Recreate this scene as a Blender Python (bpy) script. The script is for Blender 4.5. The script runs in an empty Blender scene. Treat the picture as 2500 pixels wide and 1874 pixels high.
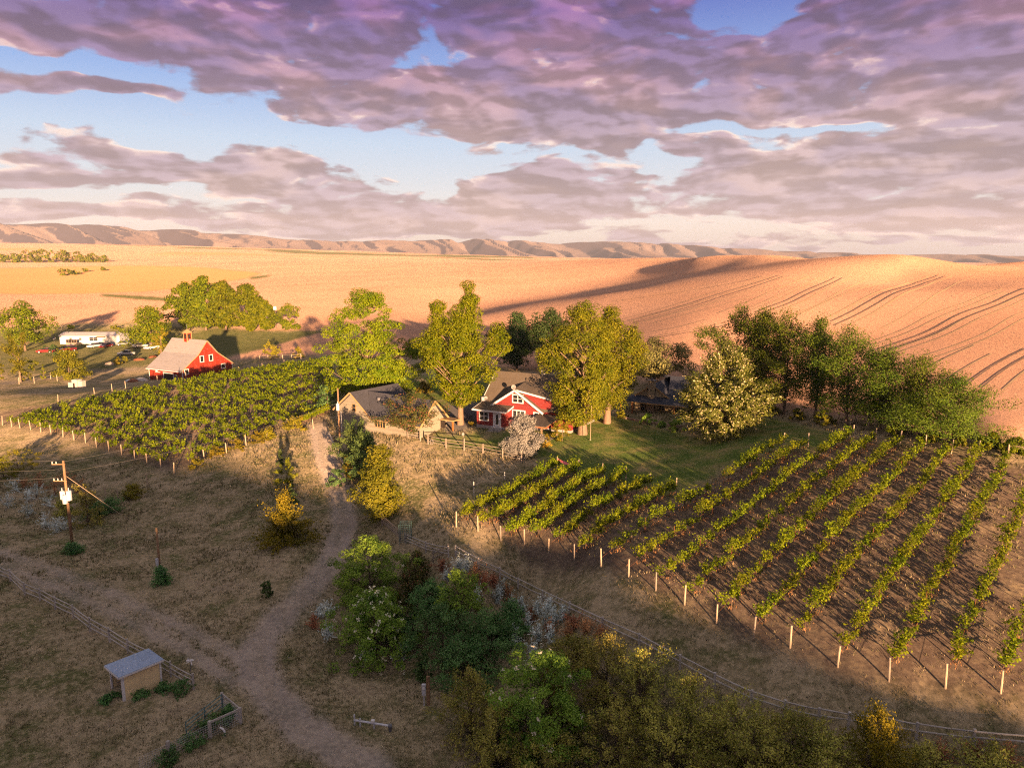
import bpy, bmesh, math, random
import numpy as np
from mathutils import Vector, Matrix

R = math.radians
scene = bpy.context.scene
COL = scene.collection

# ------------------------------------------------------------------ camera
CAM_Z, FPX, U0, V0 = 31.0, 1750.0, 1250.0, 937.0      # focal length in pixels of the 2500 x 1874 photograph
PITCH = R(9.67)
CP, SP = math.cos(PITCH), math.sin(PITCH)
cam_d = bpy.data.cameras.new('camera')
cam_d.sensor_width = 36.0
cam_d.lens = 36.0 * FPX / 2500.0
cam_d.clip_start, cam_d.clip_end = 0.5, 60000.0
cam = bpy.data.objects.new('camera', cam_d)
COL.objects.link(cam)
cam.location = (0, 0, CAM_Z)
cam.rotation_euler = (math.pi / 2 - PITCH, 0, 0)
scene.camera = cam

# ------------------------------------------------------------------ sun and exposure
SUN_EL = R(5.0)
TO_SUN = Vector((0.30, -0.954, 0)).normalized()        # horizontal direction towards the sun
sun_d = bpy.data.lights.new('sun', 'SUN')
sun_d.energy = 5.0
sun_d.angle = R(0.6)
sun_d.color = (1.0, 0.60, 0.33)
sun = bpy.data.objects.new('sun', sun_d)
COL.objects.link(sun)
s_dir = Vector((TO_SUN.x * math.cos(SUN_EL), TO_SUN.y * math.cos(SUN_EL), math.sin(SUN_EL)))
sun.rotation_euler = s_dir.to_track_quat('Z', 'Y').to_euler()
scene.view_settings.view_transform = 'Standard'
scene.view_settings.look = 'None'
scene.view_settings.gamma = 1.0
scene.view_settings.use_curve_mapping = False
scene.view_settings.exposure = 2.4
scene.cycles.max_bounces = 3
scene.cycles.diffuse_bounces = 1
scene.cycles.transparent_max_bounces = 6
scene.cycles.volume_bounces = 0
scene.cycles.use_denoising = False
scene.cycles.filter_width = 1.15
scene.cycles.use_adaptive_sampling = True
scene.cycles.adaptive_threshold = 0.01
scene.cycles.adaptive_min_samples = 8

# ------------------------------------------------------------------ world: evening sky with broken clouds
class NT:
    """tiny node builder"""
    def __init__(s, tree):
        s.t = tree; s.n = tree.nodes; s.l = tree.links
    def node(s, typ, **kw):
        n = s.n.new(typ)
        for k, v in kw.items(): setattr(n, k, v)
        return n
    def put(s, sock, v):
        if isinstance(v, bpy.types.NodeSocket): s.l.new(v, sock)
        elif v is not None:
            if hasattr(sock.default_value, '__len__') and not hasattr(v, '__len__'): v = (v,) * len(sock.default_value)
            if hasattr(sock.default_value, '__len__') and len(sock.default_value) == 4 and len(v) == 3: v = (*v, 1)
            sock.default_value = v
    def m(s, op, a, b=None, c=None, clamp=False):
        n = s.node('ShaderNodeMath', operation=op, use_clamp=clamp)
        for i, v in enumerate((a, b, c)):
            if v is not None: s.put(n.inputs[i], v)
        return n.outputs[0]
    def vm(s, op, a, b=None, sc=None):
        n = s.node('ShaderNodeVectorMath', operation=op)
        s.put(n.inputs[0], a)
        if b is not None: s.put(n.inputs[1], b)
        if sc is not None: s.put(n.inputs['Scale'], sc)
        return n.outputs[0]
    def xyz(s, v):
        n = s.node('ShaderNodeSeparateXYZ'); s.put(n.inputs[0], v); return n.outputs
    def comb(s, x, y, z):
        n = s.node('ShaderNodeCombineXYZ')
        for i, v in enumerate((x, y, z)): s.put(n.inputs[i], v)
        return n.outputs[0]
    def noise(s, vec, scale, detail=2.0, rough=0.5, dist=0.0, col=False, dim='3D'):
        n = s.node('ShaderNodeTexNoise', noise_dimensions=dim)
        if vec is not None: s.put(n.inputs['Vector'], vec)
        s.put(n.inputs['Scale'], scale); s.put(n.inputs['Detail'], detail)
        s.put(n.inputs['Roughness'], rough); s.put(n.inputs['Distortion'], dist)
        return n.outputs['Color' if col else 'Fac']
    def ramp(s, fac, stops, interp='LINEAR'):
        n = s.node('ShaderNodeValToRGB'); s.put(n.inputs[0], fac)
        cr = n.color_ramp; cr.interpolation = interp
        while len(cr.elements) < len(stops): cr.elements.new(0.5)
        for e, (p, c) in zip(cr.elements, stops):
            e.position = p; e.color = (*c, 1) if len(c) == 3 else c
        return n.outputs[0]
    def mix(s, f, a, b, blend='MIX'):
        n = s.node('ShaderNodeMix', data_type='RGBA', blend_type=blend)
        s.put(n.inputs[0], f); s.put(n.inputs[6], a); s.put(n.inputs[7], b)
        return n.outputs[2]
    def smooth(s, x, lo, hi):
        n = s.node('ShaderNodeMapRange', interpolation_type='SMOOTHSTEP')
        s.put(n.inputs[0], x); s.put(n.inputs[1], lo); s.put(n.inputs[2], hi)
        s.put(n.inputs[3], 0.0); s.put(n.inputs[4], 1.0)
        return n.outputs[0]

world = bpy.data.worlds.new('World')
scene.world = world
world.use_nodes = True
wn = NT(world.node_tree)
for n in list(wn.n): wn.n.remove(n)
w_out = wn.node('ShaderNodeOutputWorld')
w_bg = wn.node('ShaderNodeBackground')
wn.l.new(w_bg.outputs[0], w_out.inputs[0])
sky = wn.node('ShaderNodeTexSky')
sky.sky_type = 'NISHITA'
sky.sun_disc = False
sky.sun_elevation = SUN_EL
sky.sun_rotation = math.atan2(TO_SUN.x, TO_SUN.y)
sky.altitude = 300.0
sky.air_density, sky.dust_density, sky.ozone_density = 1.0, 0.6, 2.5

def build_sky():
    W = wn
    K = 2.0 ** -scene.view_settings.exposure                                  # colours below are given as they photograph
    d = W.vm('NORMALIZE', W.node('ShaderNodeTexCoord').outputs['Generated'])
    dx, dy, dz = W.xyz(d)
    el = W.m('MULTIPLY', W.m('ARCSINE', dz), 180 / math.pi)                  # degrees above the horizon
    az = W.m('MULTIPLY', W.m('ARCTAN2', dx, dy), 180 / math.pi)              # degrees to the right of north
    elp = W.m('MAXIMUM', el, 0.0)
    # clouds lie in a layer: longer and flatter towards the horizon
    q = W.comb(W.m('MULTIPLY', az, 0.062), W.m('MULTIPLY', W.m('POWER', elp, 0.74), 0.42), 3.7)
    wx = W.m('SUBTRACT', W.noise(q, 1.5, 2.0, 0.55, dim='2D'), 0.5)
    wy = W.m('SUBTRACT', W.noise(W.vm('ADD', q, (7.3, 2.1, 5.0)), 1.5, 2.0, 0.55, dim='2D'), 0.5)
    warp = W.comb(wx, wy, 0.0)
    azw = W.m('MULTIPLY_ADD', wx, 10.0, az)
    elw = W.m('MULTIPLY_ADD', wy, 3.6, el)
    Q = W.comb(azw, elw, 0.0)
    Qt = W.comb(azw, W.m('MULTIPLY_ADD', azw, 0.10, elw), 0.0)                # the same, banks that sink to the right
    # cloud banks: azimuth, elevation, half width, half height (degrees), tilted?, weight
    banks = [(-22, 6.1, 9.5, 2.0, 1, .58), (-34, 5.0, 5, 1.1, 0, .44), (1.5, 5.3, 7.0, 1.9, 0, .60), (23, 6.4, 12, 2.5, 0, .60), (36, 7.6, 7, 2.2, 0, .45),
             (-5, 2.8, 13, 0.8, 0, .52), (-12, 4.1, 7, 0.9, 0, .34), (-30, 3.0, 10, 0.6, 0, .50), (32, 3.0, 14, 1.0, 0, .54), (13, 1.5, 6, 0.4, 0, .42), (30, 1.3, 10, .4, 0, .36),
             (-28.5, 11.1, 6, .7, 0, .54), (-36, 11.0, 4, .9, 0, .46), (-34, 14.4, 6, 1.2, 0, .50), (8, 9.0, 7, 1.2, 1, .40), (-13, 10.8, 6, 1.2, 1, .34),
             (-35, 18.0, 5.0, 1.9, 0, -.85), (17.0, 18.4, 2.4, 2.0, 0, -.70), (-5, 15.0, 3.2, .8, 0, -.34), (-6.5, 6.4, 2.4, 1.8, 0, -.40), (10.6, 7.6, 2.4, 1.2, 0, -.40), (22, 9.7, 8, .45, 0, -.46), (12, 2.9, 9, .42, 0, -.46), (-26, 4.4, 12, .40, 0, -.34), (-20, 9.0, 15, 1.0, 1, -.40), (-36, 12.6, 6, .6, 0, -.4)]
    top = W.m('SUBTRACT', elw, W.m('MULTIPLY_ADD', W.m('MAXIMUM', W.m('MULTIPLY', azw, -1.0), 0.0), 0.135, 9.3))
    acc = W.m('MULTIPLY', W.smooth(top, -1.2, 1.6), 0.46)
    for (a0, e0, sa, se, tilt, wt) in banks:
        e1 = e0 + (0.10 * a0 if tilt else 0)
        v = W.vm('MULTIPLY', W.vm('SUBTRACT', Qt if tilt else Q, (a0, e1, 0)), (1.0 / sa, 1.0 / se, 0))
        n = W.node('ShaderNodeVectorMath', operation='DOT_PRODUCT'); W.put(n.inputs[0], v); W.put(n.inputs[1], v)
        acc = W.m('MULTIPLY_ADD', W.m('EXPONENT', W.m('MULTIPLY', n.outputs['Value'], -0.85)), wt, acc)
    # past the view the sky goes on as broken cloud of the same cover
    out = W.m('MAXIMUM', W.smooth(W.m('ABSOLUTE', az), 40.0, 56.0), W.smooth(el, 19.0, 27.0))
    acc = W.m('ADD', W.m('MULTIPLY', acc, W.m('SUBTRACT', 1.0, out)), W.m('MULTIPLY', 0.40, out))
    qf = W.vm('ADD', q, W.vm('SCALE', warp, sc=0.16))
    vo = W.node('ShaderNodeTexVoronoi', feature='SMOOTH_F1', voronoi_dimensions='2D'); W.put(vo.inputs['Vector'], W.vm('ADD', qf, W.vm('SCALE', warp, sc=0.2))); vo.inputs['Scale'].default_value = 5.5; vo.inputs['Smoothness'].default_value = 0.5; vo.inputs['Detail'].default_value = 1.0
    puff = W.m('SUBTRACT', 0.42, vo.outputs['Distance'])
    fine = W.noise(qf, 4.2, 8.0, 0.56, dim='2D')
    soft_a = W.noise(qf, 3.4, 3.0, 0.50, dim='2D')
    soft_b = W.noise(W.vm('ADD', qf, (0.03, 0.075, 0.0)), 3.4, 3.0, 0.50, dim='2D')
    dens = W.m('ADD', acc, W.m('ADD', W.m('MULTIPLY', W.m('SUBTRACT', fine, 0.5), 0.72), W.m('MULTIPLY_ADD', puff, 0.22, 0.055)))
    cover = W.smooth(dens, 0.18, 0.34)
    thick = W.smooth(dens, 0.30, 0.62)
    h40 = W.m('DIVIDE', elp, 40.0)
    # clear sky: the evening sky texture, deepened to the blue the photograph shows
    clear = W.vm('SCALE', sky.outputs[0], sc=0.10)
    blue = W.ramp(h40, [(0.0, (.56, .48, .45)), (0.06, (.66, .61, .58)), (0.13, (.60, .66, .73)), (0.22, (.46, .61, .80)), (0.32, (.20, .38, .76)), (0.45, (.035, .11, .52)), (.62, (.10, .20, .48)), (1.0, (.16, .25, .48))])
    clear = W.mix(0.92, clear, W.vm('SCALE', blue, sc=K))
    # clouds: mauve grey bodies, rose where the low sun reaches, cream tops
    relief = W.m('ADD', W.m('SUBTRACT', soft_a, soft_b), W.m('MULTIPLY', W.m('SUBTRACT', fine, 0.5), 0.10))
    body = W.ramp(h40, [(0.0, (.32, .27, .33)), (0.05, (.34, .285, .345)), (0.12, (.39, .32, .39)), (0.22, (.37, .29, .38)), (0.33, (.235, .165, .32)), (0.45, (.085, .058, .26)), (.62, (.36, .33, .40)), (1.0, (.48, .46, .50))])
    rose = W.ramp(h40, [(0, (.44, .36, .38)), (.10, (.52, .40, .41)), (.20, (.56, .41, .42)), (.33, (.46, .265, .34)), (.45, (.30, .13, .36)), (.62, (.40, .32, .38)), (1, (.48, .43, .45))])
    tone = W.noise(W.vm('ADD', q, W.vm('SCALE', warp, sc=0.3)), 2.0, 3.0, 0.55, dim='2D')
    body = W.mix(W.m('MULTIPLY', W.smooth(tone, 0.43, 0.66), 0.85), body, rose)
    shade = W.m('MULTIPLY_ADD', W.smooth(relief, -0.12, 0.14), 0.62, 0.68)
    body = W.vm('SCALE', body, sc=W.m('SUBTRACT', shade, W.m('MULTIPLY', thick, 0.12)))
    rim = W.m('MULTIPLY', W.smooth(relief, 0.01, 0.10), W.m('SUBTRACT', 1.0, W.smooth(dens, 0.27, 0.44)))
    rim = W.m('MULTIPLY', rim, W.smooth(tone, 0.40, 0.56))
    lit = W.ramp(h40, [(0, (.95, .74, .64)), (.22, (1.05, .86, .74)), (.34, (.90, .62, .56)), (.45, (.55, .27, .42)), (1, (.45, .4, .42))])
    cloud = W.mix(W.m('MULTIPLY', rim, 0.95), body, lit)
    skycol = W.mix(W.m('MULTIPLY', cover, 0.97), clear, W.vm('SCALE', cloud, sc=K))
    # air near the horizon, pale and dusty
    skycol = W.mix(W.m('MULTIPLY', W.m('SUBTRACT', 1.0, W.smooth(el, -0.5, 3.2)), 0.35), skycol, (.36 * K, .33 * K, .38 * K))
    W.put(w_bg.inputs[0], skycol)
    w_bg.inputs[1].default_value = 1.0
build_sky()
world.cycles.sampling_method = 'NONE'

# ------------------------------------------------------------------ projection helpers
def ray(u, v):
    a, b = (u - U0) / FPX, (v - V0) / FPX
    return np.array([a, CP - b * SP, -SP - b * CP])
def at_z(u, v, z):
    d = ray(u, v); t = (z - CAM_Z) / d[2]
    return np.array([d[0] * t, d[1] * t, z])
def project(x, y, z):
    zc = y * CP + (CAM_Z - z) * SP
    yc = (CAM_Z - z) * CP - y * SP
    return U0 + FPX * x / zc, V0 + FPX * yc / zc, zc
def at_y(u, y, z):
    zc = y * CP + (CAM_Z - z) * SP
    return np.array([(u - U0) / FPX * zc, y, z])

# ------------------------------------------------------------------ numpy noise
def _hash(ix, iy, seed):
    n = (ix.astype(np.int64) * 374761393 + iy.astype(np.int64) * 668265263 + seed * 974711) & 0x7fffffff
    n = ((n ^ (n >> 13)) * 1274126177) & 0x7fffffff
    return ((n ^ (n >> 16)) & 0xffff) / 65535.0
def vnoise(x, y, seed=0):
    x = np.asarray(x, float); y = np.asarray(y, float)
    ix, iy = np.floor(x), np.floor(y)
    fx, fy = x - ix, y - iy
    fx = fx * fx * fx * (fx * (fx * 6 - 15) + 10); fy = fy * fy * fy * (fy * (fy * 6 - 15) + 10)
    a, b = _hash(ix, iy, seed), _hash(ix + 1, iy, seed)
    c, d = _hash(ix, iy + 1, seed), _hash(ix + 1, iy + 1, seed)
    return (a * (1 - fx) + b * fx) * (1 - fy) + (c * (1 - fx) + d * fx) * fy
def fbm(x, y, octs=4, seed=0, gain=0.5):
    s, a, t = 0.0, 1.0, 0.0
    for k in range(octs):
        s = s + a * vnoise(x * 2 ** k, y * 2 ** k, seed + k * 17); t += a; a *= gain
    return s / t
def sstep(x, lo, hi):
    t = np.clip((x - lo) / (hi - lo), 0, 1); return t * t * (3 - 2 * t)

# ------------------------------------------------------------------ terrain heights
ctl = []
def cu(*pts):                       # photographed ground points: pixel and height
    for u, v, z in pts: ctl.append(at_z(u, v, z))
def cd(*pts):                       # pixel column, distance and height
    for u, y, z in pts: ctl.append(at_y(u, y, z))
def cw(*pts):
    for p in pts: ctl.append(np.array(p, float))
# yard, gully and tracks in front
cu((60, 1453, 0), (178, 1341, 0), (298, 1711, -.5), (20, 1800, -.6), (600, 1840, -1), (900, 1840, -1.3), (250, 1550, 0), (550, 1450, 0),
   (480, 1250, .5), (740, 1450, .4), (700, 1250, 1.4), (820, 1200, 2.3), (790, 1060, 4.5), (700, 1045, 4), (100, 1150, .3), (250, 1180, .2), (100, 1100, 1.1),
   (1000, 1600, -1.5), (1200, 1750, -1.4), (1550, 1860, -1), (1250, 1500, -.6), (1000, 1420, .2), (1150, 1400, 3), (1500, 1550, 3), (1900, 1720, 3),
   (2300, 1760, 3), (2480, 1860, 2.2), (950, 1150, 4.3), (1100, 1200, 4.4), (1150, 1060, 6.6), (1000, 1070, 6), (880, 1060, 5.4))
# right-hand vineyard, a plane rising along its rows
cu((1114, 1286, 4), (1468, 1382, 4), (1840, 1556, 4), (2170, 1662, 4), (2443, 1691, 4), (1360, 1146, 6.4), (1651, 1203, 6.5), (1913, 1088, 9.6), (2322, 1107, 10.8), (2459, 1123, 10.6), (2083, 1071, 10.2))
# lawn and farmyard
cu((1163, 1042, 6.9), (1450, 1060, 7.0), (1600, 1100, 7.3), (1560, 1030, 7.2), (1780, 1060, 8.6), (1150, 930, 6.6), (1350, 930, 6.8), (1914, 1011, 9.4), (2148, 1050, 10.8), (2322, 1084, 11.2), (2460, 1100, 11.5))
# wheat hill on the right
cu((2200, 960, 12), (2200, 900, 13.5), (2200, 800, 17), (2200, 720, 22), (2200, 660, 27.4), (2500, 1000, 12.6), (2500, 900, 14.6), (2500, 800, 18.2), (2500, 700, 23.8), (2500, 655, 27.6),
   (1870, 850, 13.2), (1870, 760, 18.3), (1872, 672, 25.3), (1702, 692, 21.8), (1476, 718, 16.5), (1250, 757, 10), (1300, 800, 9.3), (1500, 800, 12.3), (1700, 800, 15.0), (1500, 900, 9.3), (1750, 880, 12.2), (1780, 820, 14.3), (1640, 860, 12), (1120, 780, 7))
cd((2200, 320, 32.0), (1870, 540, 35.5), (2500, 430, 31.0), (2200, 520, 22), (2500, 680, 20), (2050, 400, 33.6), (1700, 640, 33.2), (1560, 900, 33), (1870, 900, 28), (2300, 1000, 12), (2600, 900, 8))
# back of the near hill: it falls away from the sun
cw((-32, 356, 3.5), (8, 372, 9.6), (50, 366, 15.6), (88, 400, 20.8), (-70, 330, 3.2))
cd((1250, 520, 5.5), (1420, 640, 12), (1560, 700, 21), (1660, 600, 25.5), (1760, 520, 28.0), (1870, 440, 30.0), (1150, 450, 3.2))
# left-hand vineyard and its brow
cu((425, 1158, 1.6), (209, 1081, 1.5), (6, 1038, 1.5), (499, 1122, 2.2), (601, 1086, 3.2), (300, 1030, 2.4), (450, 1000, 3.1), (600, 960, 4), (142, 982, 2.2), (231, 965, 2.6), (307, 948, 2.8), (385, 934, 3),
   (455, 925, 3.2), (523, 919, 3.4), (582, 911, 3.6), (641, 903, 4), (694, 894, 4.4), (760, 882, 5), (880, 905, 5.6), (20, 985, 1.2))
# valley with the barn and the trailer
cu((366, 926, -3), (175, 925, -2.6), (50, 935, -2.5), (208, 908, -3.5), (220, 838, -4.5), (320, 840, -4.5), (30, 845, -4.4), (50, 962, .2), (175, 946, -1.6), (650, 840, -2.4), (750, 800, -1), (700, 850, .6), (850, 790, 1.6), (950, 850, 4), (950, 800, 3),
   (1000, 750, 4.5), (1000, 700, 10), (1000, 665, 17), (500, 800, -1.5), (100, 760, 0), (300, 700, 5), (100, 682, 5), (600, 740, 3))
cd((540, 216, -2.4), (450, 240, -3.4))
# far fields rising to the mountains
cd((200, 1800, 30), (100, 2100, 44), (1000, 2500, 38), (300, 3500, 98), (0, 3500, 102), (800, 3500, 74), (1250, 3500, 46), (1800, 3500, 8), (2500, 3500, -5), (600, 1500, 24), (-300, 3000, 80), (2800, 3000, -5), (1350, 1500, 30), (1600, 2000, 30),
   (0, 6500, 190), (600, 6500, 150), (1250, 6500, 80), (1900, 6500, 30), (2500, 6500, 20))
# ground under and behind the camera: unseen brow shaped to shade the yard
cw((0, 8, -1.5), (-30, 10, -.8), (30, 12, 1.0), (-60, -50, 6.5), (0, -50, 7.0), (60, -50, 7), (-120, -100, 16.5), (-40, -100, 18.4), (-15, -100, 19.6), (15, -100, 21), (48, -100, 18.6), (76, -100, 15.6), (130, -100, 13), (-120, 0, 2), (-120, 60, .4), (120, 0, 8), (130, 60, 12.5), (220, 60, 15), (200, 120, 21),
   (0, -300, 17), (300, -100, 15), (-300, -100, 13), (-400, 100, 2), (-300, 200, -3), (350, 150, 24), (500, 0, 16), (0, -900, 20), (-900, -300, 10), (900, -300, 25), (-1500, 300, 10), (1500, 300, 15), (0, -3000, 40), (3000, 0, 20), (-3000, 0, 30), (-2500, 2000, 70), (2800, 1500, 5))
CT = np.array(ctl)
def _warp(xy):
    r = np.hypot(xy[:, 0], xy[:, 1]) + 1e-9
    k = np.log1p(r / 45.0) / r
    return xy * k[:, None]
def _U(d2): return np.where(d2 > 1e-12, d2 * np.log(d2 + 1e-12), 0.0)
_cw = _warp(CT[:, :2])
_n = len(CT)
_K = _U(((_cw[:, None] - _cw[None]) ** 2).sum(-1)) + np.eye(_n) * 2e-4
_P = np.c_[np.ones(_n), _cw]
_A = np.block([[_K, _P], [_P.T, np.zeros((3, 3))]])
_S = np.linalg.solve(_A, np.r_[CT[:, 2], 0, 0, 0])
def hgt(x, y):
    x = np.atleast_1d(np.asarray(x, float)); y = np.atleast_1d(np.asarray(y, float))
    q = _warp(np.c_[x, y]); out = np.empty(len(x))
    for i in range(0, len(x), 20000):
        s = q[i:i + 20000]
        k = _U(((s[:, None] - _cw[None]) ** 2).sum(-1))
        out[i:i + 20000] = k @ _S[:_n] + _S[_n] + s @ _S[_n + 1:]
    r = np.hypot(x, y)
    near = np.clip(1 - r / 160.0, 0, 1)
    out = out + near * 0.22 * (fbm(x * .16, y * .16, 3, 5) - .5)
    brow = sstep(-y, 55, 85) * (1 - sstep(-y, 150, 260)) * (np.abs(x) < 250)
    out = out + brow * 5.0 * (fbm(x / 13.0 + 40, y / 30.0, 3, 15) - .5)  # bumps put into the unseen brow to break up its shadow
    mid = sstep(r, 500, 1500)
    out = out + mid * 14 * (fbm(x / 420, y / 700, 3, 9) - .5)
    return out
def h1(x, y): return float(hgt(x, y)[0])
_ts = 18.0 * (1.012 ** np.arange(0, 480))
def ground(u, v, dz=0.0):
    """the point of the ground seen at a pixel of the photograph"""
    d = ray(u, v)
    p = d[None] * _ts[:, None]
    f = CAM_Z + p[:, 2] - hgt(p[:, 0], p[:, 1]) - dz
    k = np.argmax(f < 0) if (f < 0).any() else len(f) - 1
    t0, t1 = _ts[max(k - 1, 0)], _ts[k]
    for _ in range(2):
        tt = np.linspace(t0, t1, 14); p = d[None] * tt[:, None]
        f = CAM_Z + p[:, 2] - hgt(p[:, 0], p[:, 1]) - dz
        k = int(np.argmax(f < 0)) if (f < 0).any() else 13
        t0, t1 = tt[max(k - 1, 0)], tt[k]
    q = d * t1
    return Vector((q[0], q[1], h1(q[0], q[1])))
def height_to(p, v):
    """height above p at which the photograph shows row v"""
    b = (v - V0) / FPX
    # v = V0 + F*((C-z)CP - y SP)/(y CP + (C-z) SP)
    w = p.y * (b * CP + SP) / (CP - b * SP)
    return CAM_Z - w - p.z
def px_size(p, n):
    """metres covered by n photograph pixels at p"""
    return n * (p.y * CP + (CAM_Z - p.z) * SP) / FPX

# ------------------------------------------------------------------ mesh and object helpers
MATS = {}
def new_mat(name):
    m = bpy.data.materials.new(name); m.use_nodes = True
    t = NT(m.node_tree)
    b = m.node_tree.nodes['Principled BSDF']
    b.inputs['Specular IOR Level'].default_value = 0.2
    b.inputs['Roughness'].default_value = 0.85
    MATS[name] = m
    return m, t, b
def mesh_np(name, verts, faces, mats=(), face_mat=None, smooth=False):
    """mesh from numpy arrays; faces is (n,4) or (n,3)"""
    me = bpy.data.meshes.new(name)
    verts = np.asarray(verts, np.float32); faces = np.asarray(faces, np.int32)
    k = faces.shape[1]
    me.vertices.add(len(verts)); me.vertices.foreach_set('co', verts.ravel())
    me.loops.add(faces.size); me.loops.foreach_set('vertex_index', faces.ravel())
    me.polygons.add(len(faces))
    me.polygons.foreach_set('loop_start', np.arange(0, faces.size, k, dtype=np.int32))
    if face_mat is not None: me.polygons.foreach_set('material_index', np.asarray(face_mat, np.int32))
    if smooth: me.polygons.foreach_set('use_smooth', np.ones(len(faces), bool))
    for m in mats: me.materials.append(m)
    me.update(calc_edges=True)
    return me
def link(name, data=None, parent=None, label=None, cat=None, group=None, kind=None, loc=None, rz=None):
    o = bpy.data.objects.new(name, data); COL.objects.link(o)
    if parent is not None: o.parent = parent
    if label: o['label'] = label
    if cat: o['category'] = cat
    if group: o['group'] = group
    if kind: o['kind'] = kind
    if loc is not None: o.location = loc
    if rz is not None: o.rotation_euler = (0, 0, rz)
    return o

# ------------------------------------------------------------------ regions of the ground
def poly(*px): return np.array([ground(u, v)[:2] for u, v in px])
def inside(P, x, y):
    r = np.zeros(len(x), bool); n = len(P)
    for i in range(n):
        x1, y1 = P[i]; x2, y2 = P[(i + 1) % n]
        c = (y1 > y) != (y2 > y)
        r ^= c & (x < (x2 - x1) * (y - y1) / (y2 - y1 + 1e-12) + x1)
    return r
def seg_dist(L, x, y):
    best = np.full(len(x), 1e9)
    for (x1, y1), (x2, y2) in zip(L[:-1], L[1:]):
        dx, dy = x2 - x1, y2 - y1
        t = np.clip(((x - x1) * dx + (y - y1) * dy) / (dx * dx + dy * dy), 0, 1)
        best = np.minimum(best, np.hypot(x - x1 - t * dx, y - y1 - t * dy))
    return best
LAWN = poly((1062, 1052), (1100, 1062), (1190, 1062), (1300, 1040), (1420, 1010), (1480, 1012), (1520, 1016), (1720, 1068), (1800, 1010), (1890, 1018), (2000, 1048), (2080, 1066), (1985, 1098), (1913, 1094), (1760, 1150), (1655, 1212), (1587, 1196), (1471, 1170), (1370, 1152), (1330, 1122), (1268, 1108), (1060, 1082))
LAWN2 = poly((985, 955), (1060, 925), (1110, 915), (1200, 920), (1180, 985), (1120, 985), (1085, 1000), (1060, 1002))
SOIL_R = poly((1085, 1288), (1230, 1318), (1470, 1392), (1660, 1480), (1840, 1572), (2050, 1650), (2170, 1680), (2500, 1712), (2800, 1740), (2800, 1150), (2459, 1128), (2200, 1090), (2083, 1075), (1913, 1098), (1760, 1156), (1651, 1210), (1500, 1180), (1360, 1150), (1250, 1215))
SOIL_L = poly((0, 1036), (100, 1052), (209, 1081), (329, 1122), (425, 1156), (499, 1120), (601, 1082), (690, 1044), (790, 1030), (830, 960), (800, 888), (694, 896), (582, 913), (455, 928), (307, 951), (142, 985), (20, 1000), (-60, 1030))
TRACK = np.array([ground(u, v)[:2] for u, v in ((775, 1040), (785, 1080), (800, 1130), (832, 1215), (842, 1275), (820, 1340), (790, 1400), (735, 1460), (680, 1510), (628, 1570), (625, 1630), (680, 1720), (770, 1790), (870, 1860), (960, 1920))])
TRACK2 = np.array([ground(u, v)[:2] for u, v in ((-60, 1340), (60, 1385), (180, 1430), (330, 1500), (480, 1575), (600, 1650))])
ROAD = np.array([ground(u, v)[:2] for u, v in ((-200, 965), (40, 932), (130, 920), (208, 908), (290, 903), (362, 899), (420, 888), (470, 868))])
DRIVE = poly((1062, 1000), (1100, 985), (1180, 985), (1185, 1005), (1150, 1040), (1130, 1052), (1085, 1052))
WHEAT_B = [ground(u, v)[:2] for u, v in ((2640, 1100), (2470, 1062), (2330, 1062), (2148, 1034), (1990, 1006), (1850, 985), (1720, 955), (1560, 925), (1400, 905), (1200, 890), (1060, 878), (960, 868), (880, 868), (780, 866), (650, 872), (548, 876), (640, 850), (760, 815), (830, 803), (730, 806), (520, 797), (430, 786), (280, 786), (130, 793), (0, 800), (-300, 810))]
WHEAT = np.array([(900, -20), (120, 40)] + [tuple(p) for p in WHEAT_B] + [(-1500, 350), (-6000, 2000), (-6000, 9000), (9000, 9000), (9000, -20)])
FALLOW = poly((-300, 664), (0, 655), (150, 651), (350, 648), (500, 653), (640, 667), (600, 680), (480, 700), (350, 712), (200, 717), (0, 717), (-300, 722))
GREENS = [poly((250, 718), (340, 722), (440, 730), (440, 736), (340, 731), (250, 723)), poly((615, 676), (660, 671), (655, 676), (610, 682))]
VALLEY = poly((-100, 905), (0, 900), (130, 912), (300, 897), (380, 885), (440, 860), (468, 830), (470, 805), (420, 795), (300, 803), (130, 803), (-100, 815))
PAST = poly((545, 872), (500, 862), (470, 835), (470, 812), (520, 799), (740, 808), (815, 806), (745, 820), (640, 852))

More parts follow.
